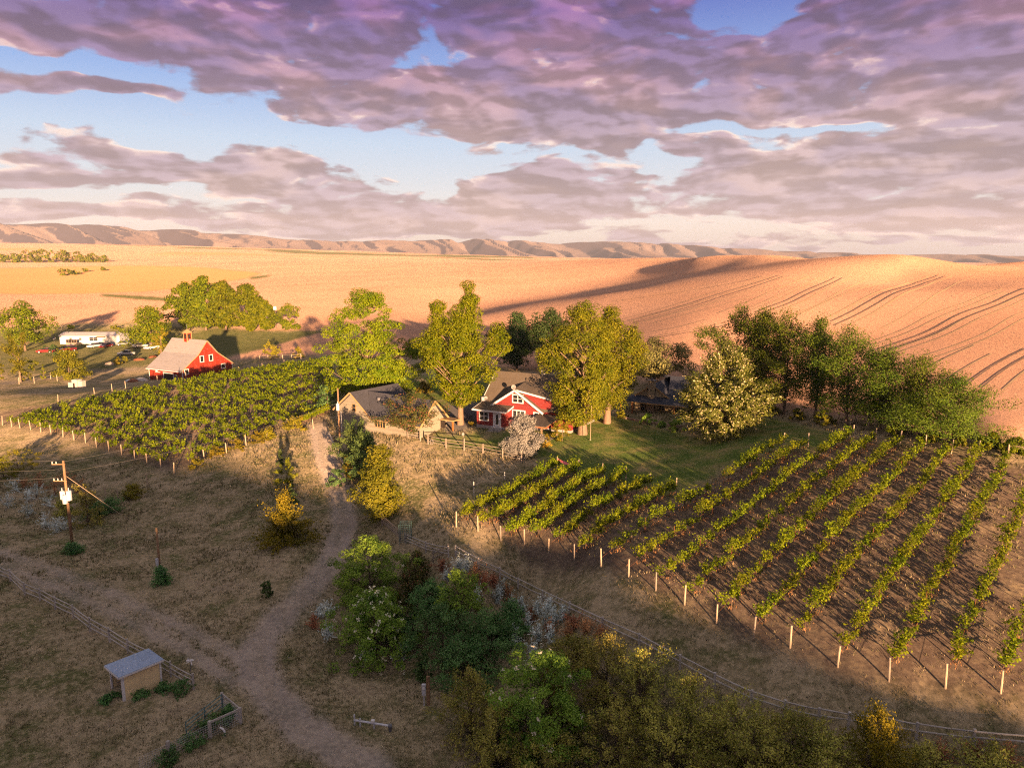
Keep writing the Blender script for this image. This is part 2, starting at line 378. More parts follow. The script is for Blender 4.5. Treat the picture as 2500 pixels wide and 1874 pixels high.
def region_weights(x, y):
    n = len(x)
    jx = 0.5 * (fbm(x * .6, y * .6, 2, 3) - .5); jy = 0.5 * (fbm(x * .6 + 9, y * .6, 2, 4) - .5)
    X, Y = x + jx * 1.6, y + jy * 1.6
    lawn = (inside(LAWN, X, Y) | inside(LAWN2, X, Y)).astype(float)
    soil = (inside(SOIL_R, X, Y) | inside(SOIL_L, X, Y)).astype(float)
    dt = seg_dist(TRACK, X, Y)
    track = 1 - sstep(dt, 1.1, 2.1)
    ruts = 0.9 * (1 - sstep(np.abs(dt - 0.9), .22, .7)) * (.55 + .6 * fbm(x * .35, y * .35, 3, 29))
    d2 = seg_dist(TRACK2, X, Y)
    ruts2 = 0.75 * (1 - sstep(np.abs(d2 - 1.0), .3, .9))
    track = np.maximum(np.maximum(track * (.35 + .5 * fbm(x * .5, y * .5, 3, 19)), ruts), ruts2 * (.6 + .5 * fbm(x * .4, y * .4, 2, 23)))
    road = 1 - sstep(seg_dist(ROAD, X, Y), 2.4, 3.2)
    drive = inside(DRIVE, X, Y).astype(float)
    wheat = inside(WHEAT, X, Y).astype(float)
    fallow = inside(FALLOW, x, y).astype(float)
    green = np.zeros(n)
    for g in GREENS: green = np.maximum(green, inside(g, x, y))
    green = np.maximum(green, inside(PAST, X, Y))
    green = np.maximum(green, .85 * inside(VALLEY, X, Y))  # tree shade on the valley floor put into its dark green colour
    r = np.hypot(x, y)
    # distant strip fields
    cell = vnoise(x / 700 + .3 * fbm(x / 900, y / 900, 2, 31), y / 420, 77)
    farf = sstep(r, 2300, 2900)
    green = np.maximum(green, farf * (cell > .74) * .9)
    fallow = np.maximum(fallow, farf * (cell < .20) * .8)
    wheat = np.clip(wheat - fallow - green, 0, 1)
    return lawn, soil, track, wheat, fallow, green, np.maximum(road, drive)

def polar_grid(angles, radii):
    A, Rr = np.meshgrid(angles, radii)
    return (Rr * np.sin(A)).ravel(), (Rr * np.cos(A)).ravel()
dense = np.radians(np.linspace(-46, 46, 520))
coarse = np.radians(np.linspace(46, 314, 122))[1:-1]
ANG = np.r_[dense, coarse]
RAD = np.r_[0.5, 6.0, 12.0 * (7600 / 12.0) ** (np.arange(364) / 363.0)]
NA, NR = len(ANG), len(RAD)
gx, gy = polar_grid(ANG, RAD)
gz = hgt(gx, gy)
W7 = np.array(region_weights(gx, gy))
ij = np.arange(NR * NA).reshape(NR, NA)
nxt = np.roll(ij, -1, axis=1)
quads = np.stack([ij[:-1], ij[1:], nxt[1:], nxt[:-1]], -1).reshape(-1, 4)
# soften the borders a little
for _ in range(1):
    g = W7.reshape(7, NR, NA)
    gs = g.copy()
    gs[:, 1:-1] = (g[:, :-2] + 2 * g[:, 1:-1] + g[:, 2:]) / 4
    gs = (np.roll(gs, 1, 2) + 2 * gs + np.roll(gs, -1, 2)) / 4
    W7 = gs.reshape(7, -1)

def terrain_material():
    m, t, b = new_mat('terrain')
    geo = t.node('ShaderNodeNewGeometry')
    P = geo.outputs['Position']; N = geo.outputs['Normal']
    a1 = t.node('ShaderNodeAttribute', attribute_name='wa'); a2 = t.node('ShaderNodeAttribute', attribute_name='wb')
    s1 = t.node('ShaderNodeSeparateColor'); t.l.new(a1.outputs['Color'], s1.inputs[0])
    s2 = t.node('ShaderNodeSeparateColor'); t.l.new(a2.outputs['Color'], s2.inputs[0])
    lawn, soil, track = s1.outputs; wheat = a1.outputs['Alpha']
    fallow, green, road = s2.outputs
    Pf = t.vm('MULTIPLY', P, (1, 1, 0.3))
    n_big = t.noise(Pf, .055, 4, .55); n_mid = t.noise(Pf, .35, 5, .6); n_fin = t.noise(Pf, 2.4, 4, .65); n_vf = t.noise(Pf, 11, 3, .7)
    mixn = t.m('MULTIPLY_ADD', n_mid, .55, t.m('MULTIPLY', n_big, .45))
    dry = t.ramp(mixn, [(.32, (.080, .095, .035)), (.43, (.135, .132, .055)), (.49, (.235, .19, .105)), (.56, (.36, .285, .175)), (.66, (.27, .205, .135)), (.76, (.40, .315, .205))])
    dry = t.mix(t.smooth(n_fin, .46, .66), dry, t.mix(.6, dry, (.46, .36, .22)))
    dry = t.mix(t.m('MULTIPLY', t.m('SUBTRACT', 1, t.smooth(n_fin, .32, .50)), .4), dry, (.075, .072, .032))
    dry = t.mix(t.m('MULTIPLY', t.m('SUBTRACT', 1, t.smooth(n_vf, .36, .52)), .25), dry, (.09, .08, .04))
    lawnc = t.ramp(t.m('MULTIPLY_ADD', n_fin, .3, t.m('MULTIPLY', n_mid, .7)), [(.30, (.055, .092, .020)), (.46, (.092, .130, .032)), (.57, (.165, .162, .056)), (.71, (.29, .225, .115))])
    soilc = t.ramp(t.m('MULTIPLY_ADD', n_fin, .5, t.m('MULTIPLY', n_mid, .5)), [(.30, (.070, .052, .042)), (.46, (.115, .085, .064)), (.55, (.155, .118, .082)), (.65, (.25, .19, .115)), (.80, (.12, .118, .05))])
    trackc = t.ramp(t.m('MULTIPLY_ADD', n_fin, .6, t.m('MULTIPLY', n_mid, .4)), [(.3, (.24, .195, .17)), (.5, (.36, .30, .26)), (.7, (.46, .39, .33))])
    wn1 = t.noise(t.vm('MULTIPLY', P, (1, 1, .1)), .012, 4, .6)
    wheatc = t.ramp(t.m('MULTIPLY_ADD', n_vf, .4, t.m('MULTIPLY', wn1, .6)), [(.28, (.46, .255, .155)), (.5, (.57, .335, .215)), (.75, (.65, .405, .27))])
    # seeding rows: faint lines that follow the drill
    fall = t.ramp(n_mid, [(.3, (.26, .135, .06)), (.7, (.36, .195, .09))])
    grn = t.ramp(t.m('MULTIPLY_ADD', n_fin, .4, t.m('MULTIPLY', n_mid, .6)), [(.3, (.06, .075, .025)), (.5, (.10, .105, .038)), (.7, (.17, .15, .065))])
    roadc = t.ramp(n_fin, [(.3, (.085, .08, .08)), (.7, (.15, .135, .13))])
    c = dry
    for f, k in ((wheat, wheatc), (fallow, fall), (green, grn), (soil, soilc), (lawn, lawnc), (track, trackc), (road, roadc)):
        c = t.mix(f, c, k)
    # stalks and blades stand up: each sample meets its own tilted facet
    w1 = t.node('ShaderNodeTexWhiteNoise', noise_dimensions='3D'); t.put(w1.inputs['Vector'], t.vm('SCALE', P, sc=37.0))
    r1 = t.vm('SUBTRACT', w1.outputs['Color'], (.5, .5, .5))
    r2 = t.vm('SUBTRACT', t.noise(Pf, 3.0, 3, .6, col=True), (.5, .5, .5))
    rv = t.vm('ADD', t.vm('SCALE', r1, sc=2.0), t.vm('SCALE', r2, sc=2.0))
    rv = t.vm('MULTIPLY', rv, (1, 1, .15))
    flat = t.m('MAXIMUM', t.m('MAXIMUM', road, t.m('MULTIPLY', track, .8)), t.m('MAXIMUM', t.m('MULTIPLY', soil, .55), t.m('MULTIPLY', fallow, .72)))
    k = t.m('MULTIPLY', t.m('MULTIPLY_ADD', wheat, 0.34, 0.62), t.m('SUBTRACT', 1, flat))
    nn = t.vm('NORMALIZE', t.vm('ADD', N, t.vm('SCALE', rv, sc=k)))
    t.put(b.inputs['Normal'], nn)
    t.put(b.inputs['Base Color'], c)
    b.inputs['Roughness'].default_value = 1.0
    b.inputs['Diffuse Roughness'].default_value = 1.0
    b.inputs['Specular IOR Level'].default_value = 0.0
    # standing straw: fibres that catch grazing light
    t.put(b.inputs['Sheen Weight'], t.m('MULTIPLY', t.m('MULTIPLY_ADD', wheat, SH_W, SH_D), t.m('SUBTRACT', 1, flat)))
    b.inputs['Sheen Roughness'].default_value = SH_R
    t.put(b.inputs['Sheen Tint'], c)
    return m
SH_W, SH_D, SH_R = 0.25, 0.75, 0.45
TERRAIN = terrain_material()

def terrain_piece(name, faces, **kw):
    used, inv = np.unique(faces, return_inverse=True)
    me = mesh_np(name, np.c_[gx, gy, gz][used], inv.reshape(-1, 4), [TERRAIN], smooth=True)
    ca = me.color_attributes.new('wa', 'FLOAT_COLOR', 'POINT'); ca.data.foreach_set('color', W7[[0, 1, 2, 3]][:, used].T.astype(np.float32).ravel())
    cb = me.color_attributes.new('wb', 'FLOAT_COLOR', 'POINT'); cb.data.foreach_set('color', np.r_[W7[[4, 5, 6]][:, used], np.ones((1, len(used)))].T.astype(np.float32).ravel())
    # one shared set of vertex normals keeps the seams invisible
    me.normals_split_custom_set_from_vertices(GN[used])
    return link(name, me, kind='structure', **kw)
# vertex normals of the whole sheet
_v = np.c_[gx, gy, gz]
_a, _b, _c, _d = (_v[quads[:, i]] for i in range(4))
_fn = np.cross(_c - _a, _d - _b); 
GN = np.zeros_like(_v)
_fu = _fn / (np.linalg.norm(_fn, axis=1, keepdims=True) + 1e-9)
for i in range(4):
    for c in range(3): GN[:, c] += np.bincount(quads[:, i], _fu[:, c], len(_v))
GN /= np.linalg.norm(GN, axis=1, keepdims=True) + 1e-9
if GN[:, 2].mean() < 0: GN = -GN; quads = quads[:, ::-1]
GN = np.ascontiguousarray(GN, np.float32)
fw = W7[:, quads].mean(2)
cls = np.full(len(quads), 0)
for k in (3, 4, 5, 1, 0, 2, 6): cls[fw[k] > .5] = k + 1
fr = np.hypot(*(_v[quads].mean(1)[:, :2].T))
cls[(cls == 5) | (cls == 6)] = np.where(fr[(cls == 5) | (cls == 6)] > 900, 4, 6)
cls[fr < 25] = 0
for cid, nm in ((0, 'dry_grass_ground'), (1, 'lawn'), (2, 'vineyard_soil'), (3, 'dirt_track'), (4, 'wheat_field'), (6, 'pasture'), (7, 'gravel_road')):
    f = quads[cls == cid]
    if len(f): terrain_piece(nm, f)

# ------------------------------------------------------------------ mountains
def mountains():
    na, nr = 520, 110
    ang = np.radians(np.linspace(-50, 50, na)); rad = np.linspace(5600, 12000, nr)
    x, y = polar_grid(ang, rad)
    A = np.degrees(np.arctan2(x, y)); r = np.hypot(x, y)
    us = np.array([-900, -300, 0, 250, 500, 700, 900, 1000, 1100, 1200, 1330, 1400, 1560, 1700, 1800, 1900, 2100, 2300, 2500, 3200])
    vs = np.array([560, 556, 553, 563, 573, 580, 586, 587, 583, 576, 579, 584, 589, 601, 607, 612, 618, 622, 626, 632])
    u = U0 + FPX * np.tan(np.radians(A)) / CP * 0.985
    el = (639 - np.interp(u, us, vs)) / FPX
    rc = 8600 + 500 * np.sin(A * .21 + 1)                        # distance of the crest
    top = CAM_Z + el * rc * 1.02
    base = hgt(x, y) - 5
    t = (r - 6000) / (rc - 6000)
    prof = np.where(t < 1, sstep(t, 0, 1.0) ** 1.15, 1 - .25 * sstep(t, 1, 2.2))
    # spurs and gullies that run down from the crest
    s = A * 157.0                                                  # metres along the range
    wob = 520 * (fbm(s / 900, r / 1300, 3, 41) - .5) + .25 * (r - 7000)
    rid = np.abs(2 * vnoise((s + wob) / 300, r / 4200, 43) - 1)
    rid2 = np.abs(2 * vnoise((s + wob * 1.4) / 120, r / 1700, 47) - 1)
    rid3 = np.abs(2 * vnoise((s + wob) / 75, r / 600, 53) - 1)
    amp = (top - base)
    z = base + amp * prof * (0.70 + .30 * vnoise(s / 1300, r / 2500, 61) ) / .88
    cut = sstep(t, 0.05, .35) * (1 - .72 * sstep(t, .75, 1.05))
    z = z - cut * (amp * (.55 * (1 - rid) ** 1.2 + .22 * (1 - rid2)) + 12 * (1 - rid3))
    z = z + 10 * (fbm(s / 120, r / 300, 3, 71) - .5) * sstep(t, .0, .3)
    z = np.maximum(z, base - 12)
    ij = np.arange(na * nr).reshape(nr, na)
    q = np.stack([ij[:-1, :-1], ij[:-1, 1:], ij[1:, 1:], ij[1:, :-1]], -1).reshape(-1, 4)
    m, tn, b = new_mat('mountain')
    geo = tn.node('ShaderNodeNewGeometry'); P = geo.outputs['Position']
    nx, ny, nz = tn.xyz(geo.outputs['Normal'])
    n1 = tn.noise(P, .008, 5, .65); n2 = tn.noise(P, .0011, 3, .5)
    _, _, pz = tn.xyz(P)
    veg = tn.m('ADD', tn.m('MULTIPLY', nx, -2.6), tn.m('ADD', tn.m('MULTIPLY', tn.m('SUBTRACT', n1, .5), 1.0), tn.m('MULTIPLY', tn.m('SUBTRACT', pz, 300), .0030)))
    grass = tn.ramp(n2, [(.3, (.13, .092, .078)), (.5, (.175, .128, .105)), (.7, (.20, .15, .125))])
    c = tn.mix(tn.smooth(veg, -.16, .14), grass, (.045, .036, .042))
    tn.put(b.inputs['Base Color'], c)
    w1 = tn.node('ShaderNodeTexWhiteNoise', noise_dimensions='3D'); tn.put(w1.inputs['Vector'], P)
    rv = tn.vm('MULTIPLY', tn.vm('SUBTRACT', w1.outputs['Color'], (.5, .5, .5)), (1.5, 1.5, .2))
    tn.put(b.inputs['Normal'], tn.vm('NORMALIZE', tn.vm('ADD', geo.outputs['Normal'], rv)))
    b.inputs['Specular IOR Level'].default_value = 0.0
    b.inputs['Diffuse Roughness'].default_value = 1.0
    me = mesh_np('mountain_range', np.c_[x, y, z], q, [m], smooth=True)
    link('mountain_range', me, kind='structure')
mountains()

# ------------------------------------------------------------------ haze
def haze():
    bm = bmesh.new()
    x0, x1, y0, y1, z0, z1 = -13500, 13500, -8500, 12600, -130, 720
    vs = [bm.verts.new(p) for p in ((x0, y0, z0), (x1, y0, z0), (x1, y1, z0), (x0, y1, z0), (x0, y0, z1), (x1, y0, z1), (x1, y1, z1), (x0, y1, z1))]
    for f in ((3, 2, 1, 0), (4, 5, 6, 7), (0, 1, 5, 4), (1, 2, 6, 5), (2, 3, 7, 6), (3, 0, 4, 7)): bm.faces.new([vs[i] for i in f])
    me = bpy.data.meshes.new('haze'); bm.to_mesh(me)
    m = bpy.data.materials.new('haze'); m.use_nodes = True
    t = NT(m.node_tree); out = t.n['Material Output']
    t.n.remove(t.n['Principled BSDF'])
    v = t.node('ShaderNodeVolumePrincipled')
    v.inputs['Color'].default_value = (.72, .78, .98, 1)
    v.inputs['Density'].default_value = HAZE_DENSITY
    t.l.new(v.outputs[0], out.inputs['Volume'])
    me.materials.append(m)
    link('haze', me, kind='stuff', label='thin warm evening haze over the far fields')
HAZE_DENSITY = 4.0e-5
haze()

# ------------------------------------------------------------------ wheel tracks and drill rows in the wheat of the near hill
TRAM_PX = (((2123, 859), (2188, 838), (2265, 811), (2342, 765), (2419, 742), (2500, 704)), ((2142, 863), (2207, 842), (2284, 815), (2361, 773), (2438, 746), (2510, 713)),
           ((2029, 784), (2073, 765), (2130, 731), (2188, 706), (2240, 688), (2290, 672)), ((2036, 794), (2088, 772), (2148, 738), (2208, 708), (2258, 690), (2306, 674)),
           ((2361, 938), (2399, 907), (2438, 882), (2505, 850)), ((2396, 946), (2426, 919), (2457, 896), (2508, 869)),
           ((1842, 763), (1919, 735), (1988, 700), (2040, 676)), ((1860, 766), (1935, 738), (2005, 703), (2056, 678)),
           ((1493, 736), (1600, 722), (1700, 708), (1800, 690), (1860, 674)), ((1533, 782), (1620, 760), (1702, 736), (1815, 700), (1900, 672)), ((1545, 788), (1632, 765), (1716, 741), (1828, 704), (1914, 674)), ((1580, 828), (1650, 820), (1730, 806), (1800, 786)))
TRAMS = [np.array([ground(u, v)[:2] for u, v in L]) for L in TRAM_PX]
def strip(par, name, mat, pts, nrm, w, dz):
    A, B = pts - nrm * w, pts + nrm * w
    V = np.r_[np.c_[A, hgt(A[:, 0], A[:, 1]) + dz], np.c_[B, hgt(B[:, 0], B[:, 1]) + dz]]; n = len(pts)
    i = np.arange(n - 1); Q = np.stack([i, i + 1, i + 1 + n, i + n], 1)
    link(name, mesh_np(name, V, Q, [mat]), par)
def wheel_tracks():
    m2, t, b = new_mat('drill_row')
    P = t.node('ShaderNodeNewGeometry').outputs['Position']
    t.put(b.inputs['Base Color'], t.ramp(t.noise(P, .5, 3), [(.35, (.32, .21, .115)), (.6, (.46, .305, .18))])); b.inputs['Roughness'].default_value = 1; b.inputs['Sheen Weight'].default_value = .4; b.inputs['Sheen Roughness'].default_value = .45; b.inputs['Sheen Tint'].default_value = (.5, .36, .2, 1); b.inputs['Specular IOR Level'].default_value = 0
    m, t, b = new_mat('wheel_track')
    P = t.node('ShaderNodeNewGeometry').outputs['Position']
    t.put(b.inputs['Base Color'], t.ramp(t.noise(P, .8, 3), [(.3, (.24, .15, .085)), (.7, (.40, .26, .155))])); b.inputs['Roughness'].default_value = 1
    par = bpy.data.objects['wheat_field']
    for L in TRAMS:
        pts = []
        for a, c in zip(L[:-1], L[1:]):
            n = max(2, int(np.hypot(*(c - a)) / 3)); pts += [a + (c - a) * k / n for k in range(n)]
        pts.append(L[-1]); pts = np.array(pts)
        for _ in range(6): pts[1:-1] = (pts[:-2] + 2 * pts[1:-1] + pts[2:]) / 4
        d = np.gradient(pts, axis=0); d /= np.linalg.norm(d, axis=1, keepdims=True); nrm = np.c_[-d[:, 1], d[:, 0]]
        strip(par, 'wheel_track', m, pts, nrm, .09 + .0005 * np.hypot(pts[:, 0], pts[:, 1])[:, None], .05)
        for k in range(-4, 5):
            if k and (k + int(abs(pts[0, 0]))) % 3 == 0: strip(par, 'drill_row', m2, pts + nrm * (k * 2.6 + .8 * math.sin(k * 3.1)), nrm, .10 + .0005 * np.hypot(pts[:, 0], pts[:, 1])[:, None], .03 + .002 * k)
wheel_tracks()

# ------------------------------------------------------------------ foliage
def leaf_mat(name, lo, hi, trans=0.25, dry=None, flower=None):
    m, t, b = new_mat(name)
    geo = t.node('ShaderNodeNewGeometry')
    rnd = geo.outputs['Random Per Island']
    oi = t.node('ShaderNodeObjectInfo')
    n = t.noise(geo.outputs['Position'], .45, 2, .5)
    f = t.m('ADD', t.m('MULTIPLY', rnd, .65), t.m('MULTIPLY', t.m('SUBTRACT', n, .42), 1.7), clamp=True)
    c = t.mix(f, lo, hi)
    if dry is not None:
        c = t.mix(t.m('GREATER_THAN', t.m('FRACT', t.m('MULTIPLY', rnd, 17.3)), 1 - dry[0]), c, dry[1])
    hs = t.node('ShaderNodeHueSaturation')
    t.put(hs.inputs['Value'], t.m('MULTIPLY_ADD', oi.outputs['Random'], .3, .85))
    t.put(hs.inputs['Hue'], t.m('MULTIPLY_ADD', oi.outputs['Random'], .03, .485))
    t.put(hs.inputs['Color'], c)
    c = hs.outputs[0]
    t.put(b.inputs['Base Color'], c)
    b.inputs['Roughness'].default_value = .55
    b.inputs['Specular IOR Level'].default_value = .06
    tr = t.node('ShaderNodeBsdfTranslucent'); t.put(tr.inputs[0], t.mix(.5, c, (hi[0] * 1.1, hi[1] * 1.25, hi[2] * .7)))
    mx = t.node('ShaderNodeMixShader'); mx.inputs[0].default_value = trans
    t.l.new(b.outputs[0], mx.inputs[1]); t.l.new(tr.outputs[0], mx.inputs[2])
    t.l.new(mx.outputs[0], t.n['Material Output'].inputs[0])
    return m
def bark_mat(name, a, b_):
    m, t, b = new_mat(name)
    P = t.node('ShaderNodeTexCoord').outputs['Object']
    n = t.noise(t.vm('MULTIPLY', P, (6, 6, 1.2)), 2.0, 5, .65)
    t.put(b.inputs['Base Color'], t.ramp(n, [(.3, a), (.7, b_)]))
    bp = t.node('ShaderNodeBump'); bp.inputs['Strength'].default_value = .6; bp.inputs['Distance'].default_value = .05
    t.put(bp.inputs['Height'], n); t.put(b.inputs['Normal'], bp.outputs[0])
    return m
LEAF = {
    'green': leaf_mat('leaf_green', (0.0566, 0.0890, 0.0044), (0.1985, 0.2201, 0.0094)),
    'fresh': leaf_mat('leaf_fresh', (0.0624, 0.1127, 0.0044), (0.2382, 0.2640, 0.0107)),
    'maple': leaf_mat('leaf_maple', (0.0612, 0.0909, 0.0053), (0.2429, 0.2310, 0.0136)),
    'olive': leaf_mat('leaf_olive', (0.0710, 0.0898, 0.0080), (0.2600, 0.2438, 0.0201)),
    'grey': leaf_mat('leaf_grey', (0.0941, 0.0969, 0.0324), (0.2822, 0.2394, 0.0900)),
    'cream': leaf_mat('leaf_cream', (.060, .075, .012), (.155, .155, .030), dry=(.16, (.46, .40, .20))),
    'silver': leaf_mat('leaf_silver', (.15, .148, .135), (.34, .315, .275), .1),
    'sage': leaf_mat('leaf_sage', (0.2548, 0.3136, 0.2941), (0.8527, 0.9302, 0.8527), .1),
    'row': leaf_mat('leaf_row', (0.0437, 0.0780, 0.0088), (0.1380, 0.1755, 0.0176)),
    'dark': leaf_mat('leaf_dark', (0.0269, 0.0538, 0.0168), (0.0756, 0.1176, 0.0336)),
    'conifer': leaf_mat('leaf_conifer', (0.0470, 0.0874, 0.0302), (0.1428, 0.1932, 0.0504)),
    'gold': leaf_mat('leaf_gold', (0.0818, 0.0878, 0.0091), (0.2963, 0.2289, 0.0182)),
    'red': leaf_mat('leaf_red', (.045, .058, .014), (.125, .120, .034), dry=(.13, (.22, .085, .045))),
    'elder': leaf_mat('leaf_elder', (0.0492, 0.1079, 0.0184), (0.3416, 0.4735, 0.0578)),
    'nettle': leaf_mat('leaf_nettle', (0.0417, 0.1043, 0.0324), (0.1679, 0.3054, 0.0916)),
    'thicket': leaf_mat('leaf_thicket', (0.1063, 0.1240, 0.0268), (0.5954, 0.5438, 0.1072), dry=(.14, (.14, .09, .05))),
    'rust': leaf_mat('leaf_rust', (0.1665, 0.0745, 0.0392), (0.5684, 0.2455, 0.1163), .15),
    'vine': leaf_mat('leaf_vine', (0.0408, 0.0758, 0.0030), (0.2337, 0.2667, 0.0097)),
    'vine_far': leaf_mat('leaf_vine_far', (0.0484, 0.0802, 0.0029), (0.2303, 0.2475, 0.0080)),
    'weed': leaf_mat('leaf_weed', (0.2000, 0.1063, 0.0438), (0.4250, 0.2375, 0.1000), .15),
    'drygrass': leaf_mat('leaf_drygrass', (.15, .125, .065), (.38, .315, .19), .15, dry=(.25, (.10, .11, .04))),
    'blossom': leaf_mat('leaf_blossom', (.62, .58, .42), (.80, .76, .60), .2),
    'yellow': leaf_mat('leaf_yellow', (.45, .28, .03), (.70, .45, .05), .2),
}
BARK = bark_mat('bark', (.10, .065, .042), (.26, .18, .12))
BARK_PALE = bark_mat('bark_pale', (.13, .085, .055), (.30, .21, .14))
BARK_DARK = bark_mat('bark_dark', (.05, .035, .025), (.13, .09, .06))

def unit(v): return v / (np.linalg.norm(v, axis=-1, keepdims=True) + 1e-9)
def leaf_quads(c, n, size, rng, asp=.55, along=None):
    """diamond leaves: centres c, facing n; returns verts, quads"""
    k = len(c)
    r = rng.normal(size=(k, 3)) if along is None else along + rng.normal(size=(k, 3)) * .35
    t = unit(r - (r * n).sum(1, keepdims=True) * n)
    b = np.cross(n, t)
    L = (size * rng.uniform(.65, 1.35, k))[:, None] * .5
    v = np.stack([c - t * L, c + b * L * asp, c + t * L, c - b * L * asp], 1).reshape(-1, 3)
    return v, np.arange(4 * k).reshape(k, 4)
def tube(path, radii, k=6):
    path = np.asarray(path, float); radii = np.asarray(radii, float); n = len(path)
    d = unit(np.gradient(path, axis=0))
    ref = np.array([0.31, .95, .05]); a = unit(np.cross(d, ref)); b = np.cross(d, a)
    ang = np.linspace(0, 2 * np.pi, k, endpoint=False)
    v = path[:, None] + radii[:, None, None] * (np.cos(ang)[None, :, None] * a[:, None] + np.sin(ang)[None, :, None] * b[:, None])
    i = np.arange(n * k).reshape(n, k)
    q = np.stack([i[:-1], np.roll(i[:-1], -1, 1), np.roll(i[1:], -1, 1), i[1:]], -1).reshape(-1, 4)
    return v.reshape(-1, 3), q
def join(parts):
    V, F, o = [], [], 0
    for v, f in parts:
        V.append(v); F.append(np.asarray(f) + o); o += len(v)
    return np.concatenate(V), np.concatenate(F)

PROFILE = {
    'broad': lambda t: np.clip(np.sin(np.pi * (t * .84 + .13)), 0, 1) ** .75,
    'tall': lambda t: np.clip(np.sin(np.pi * (t * .80 + .16)), 0, 1) ** .6 * (1 - .35 * t),
    'cone': lambda t: (1 - t * .96) ** .85,
    'egg': lambda t: np.clip(np.sin(np.pi * (t * .72 + .22)), 0, 1) ** .8,
    'dome': lambda t: np.sqrt(np.clip(1 - (t * .98) ** 2, 0, 1)),
    'column': lambda t: np.clip(np.sin(np.pi * (t * .88 + .08)), 0, 1) ** .5,
    'vase': lambda t: (.45 + .55 * t) * np.clip(1.06 - t ** 5, 0, 1),
    'umbrella': lambda t: np.clip(np.sin(np.pi * (t * .60 + .34)), 0, 1) ** .8,
}
def crown(h0, h, w, prof, nb, br, nl, ls, rng, stretch=0.0, lift=.3, asp=.55, irr=.5, inner=.35, flat=.75, lean=(0, 0)):
    """leaf clumps through the volume of a crown from height h0 to h and width w"""
    f = PROFILE[prof]
    t = rng.uniform(0, 1, nb * 4); keep = rng.uniform(0, 1, nb * 4) < f(t) + .12
    t = t[keep][:nb]; n = len(t)
    a = rng.uniform(0, 2 * np.pi, n)
    sd = int(rng.integers(1000))
    wob = 1 + irr * (vnoise(a * 1.1 + 20, t * 3.1, sd) - .5) * 1.7 + irr * (vnoise(a * 2.7 + 50, t * 7, sd + 1) - .5)
    rr = np.sqrt(rng.uniform(inner ** 2, 1, n)) * f(t) * w / 2 * wob
    rr = np.maximum(rr - br * .5, 0.05 * w * rng.uniform(0, 1, n))
    zz = h0 + t * (h - h0)
    bc = np.c_[np.cos(a) * rr + lean[0] * t * w, np.sin(a) * rr + lean[1] * t * w, zz]
    bs = br * rng.uniform(.6, 1.35, n)
    ctr = np.array([0, 0, h0 + .42 * (h - h0)])
    od = unit((bc - ctr) * np.array([1, 1, .6]) + np.array([0, 0, lift * w * .25]))
    m = np.maximum(2, (nl * (bs / br) ** 2).astype(int))
    idx = np.repeat(np.arange(n), m); k = len(idx)
    g = rng.normal(size=(k, 3)); g = unit(g) * (rng.uniform(.30, 1, (k, 1)) ** .4)
    off = g * bs[idx][:, None] * np.array([1, 1, flat])
    if stretch: off = off * (1 - .4 * min(stretch, 1)) + od[idx] * (rng.normal(size=(k, 1)) * bs[idx][:, None] * stretch)
    c = bc[idx] + off
    nrm = unit(g * .9 + od[idx] * .5 + rng.normal(size=(k, 3)) * .55 + np.array([0, 0, .25]))
    v, q = leaf_quads(c, nrm, ls, rng, asp, od[idx] if stretch else None)
    return v, q, bc, bs
def limbs(bc, trunk_h, h, r0, rng, frac=.35, k=5, fork=.55):
    """boughs from the stem to the clumps"""
    parts = []
    n = len(bc)
    pick = rng.permutation(n)[:max(3, int(n * frac))]
    for i in pick:
        e = bc[i]
        zs = min(max(trunk_h * .85, e[2] - np.hypot(e[0], e[1]) * rng.uniform(.7, 1.3)), h * .8)
        s = np.array([rng.normal() * r0 * .2, rng.normal() * r0 * .2, zs])
        mid = s * .5 + e * .5 + np.array([rng.normal() * .06, rng.normal() * .06, rng.uniform(-.02, .08)]) * np.linalg.norm(e - s)
        ra = r0 * fork * rng.uniform(.3, .65) * (1 - .5 * zs / h)
        tt = np.linspace(0, 1, 5)[:, None]
        path = (1 - tt) ** 2 * s + 2 * tt * (1 - tt) * mid + tt ** 2 * e
        parts.append(tube(path, np.linspace(ra, ra * .18, 5), k))
    return parts
def stem(h, r0, rng, top=.35, k=9, flare=1.25, lean=(0, 0), n=7):
    t = np.linspace(0, 1, n)
    path = np.c_[np.cumsum(rng.normal(size=n)) * r0 * .25 * t + lean[0] * t, np.cumsum(rng.normal(size=n)) * r0 * .25 * t + lean[1] * t, t * h - .15]
    rad = r0 * (1 + (flare - 1) * np.exp(-t * 9)) * (1 - (1 - top) * t)
    return tube(path, rad, k)

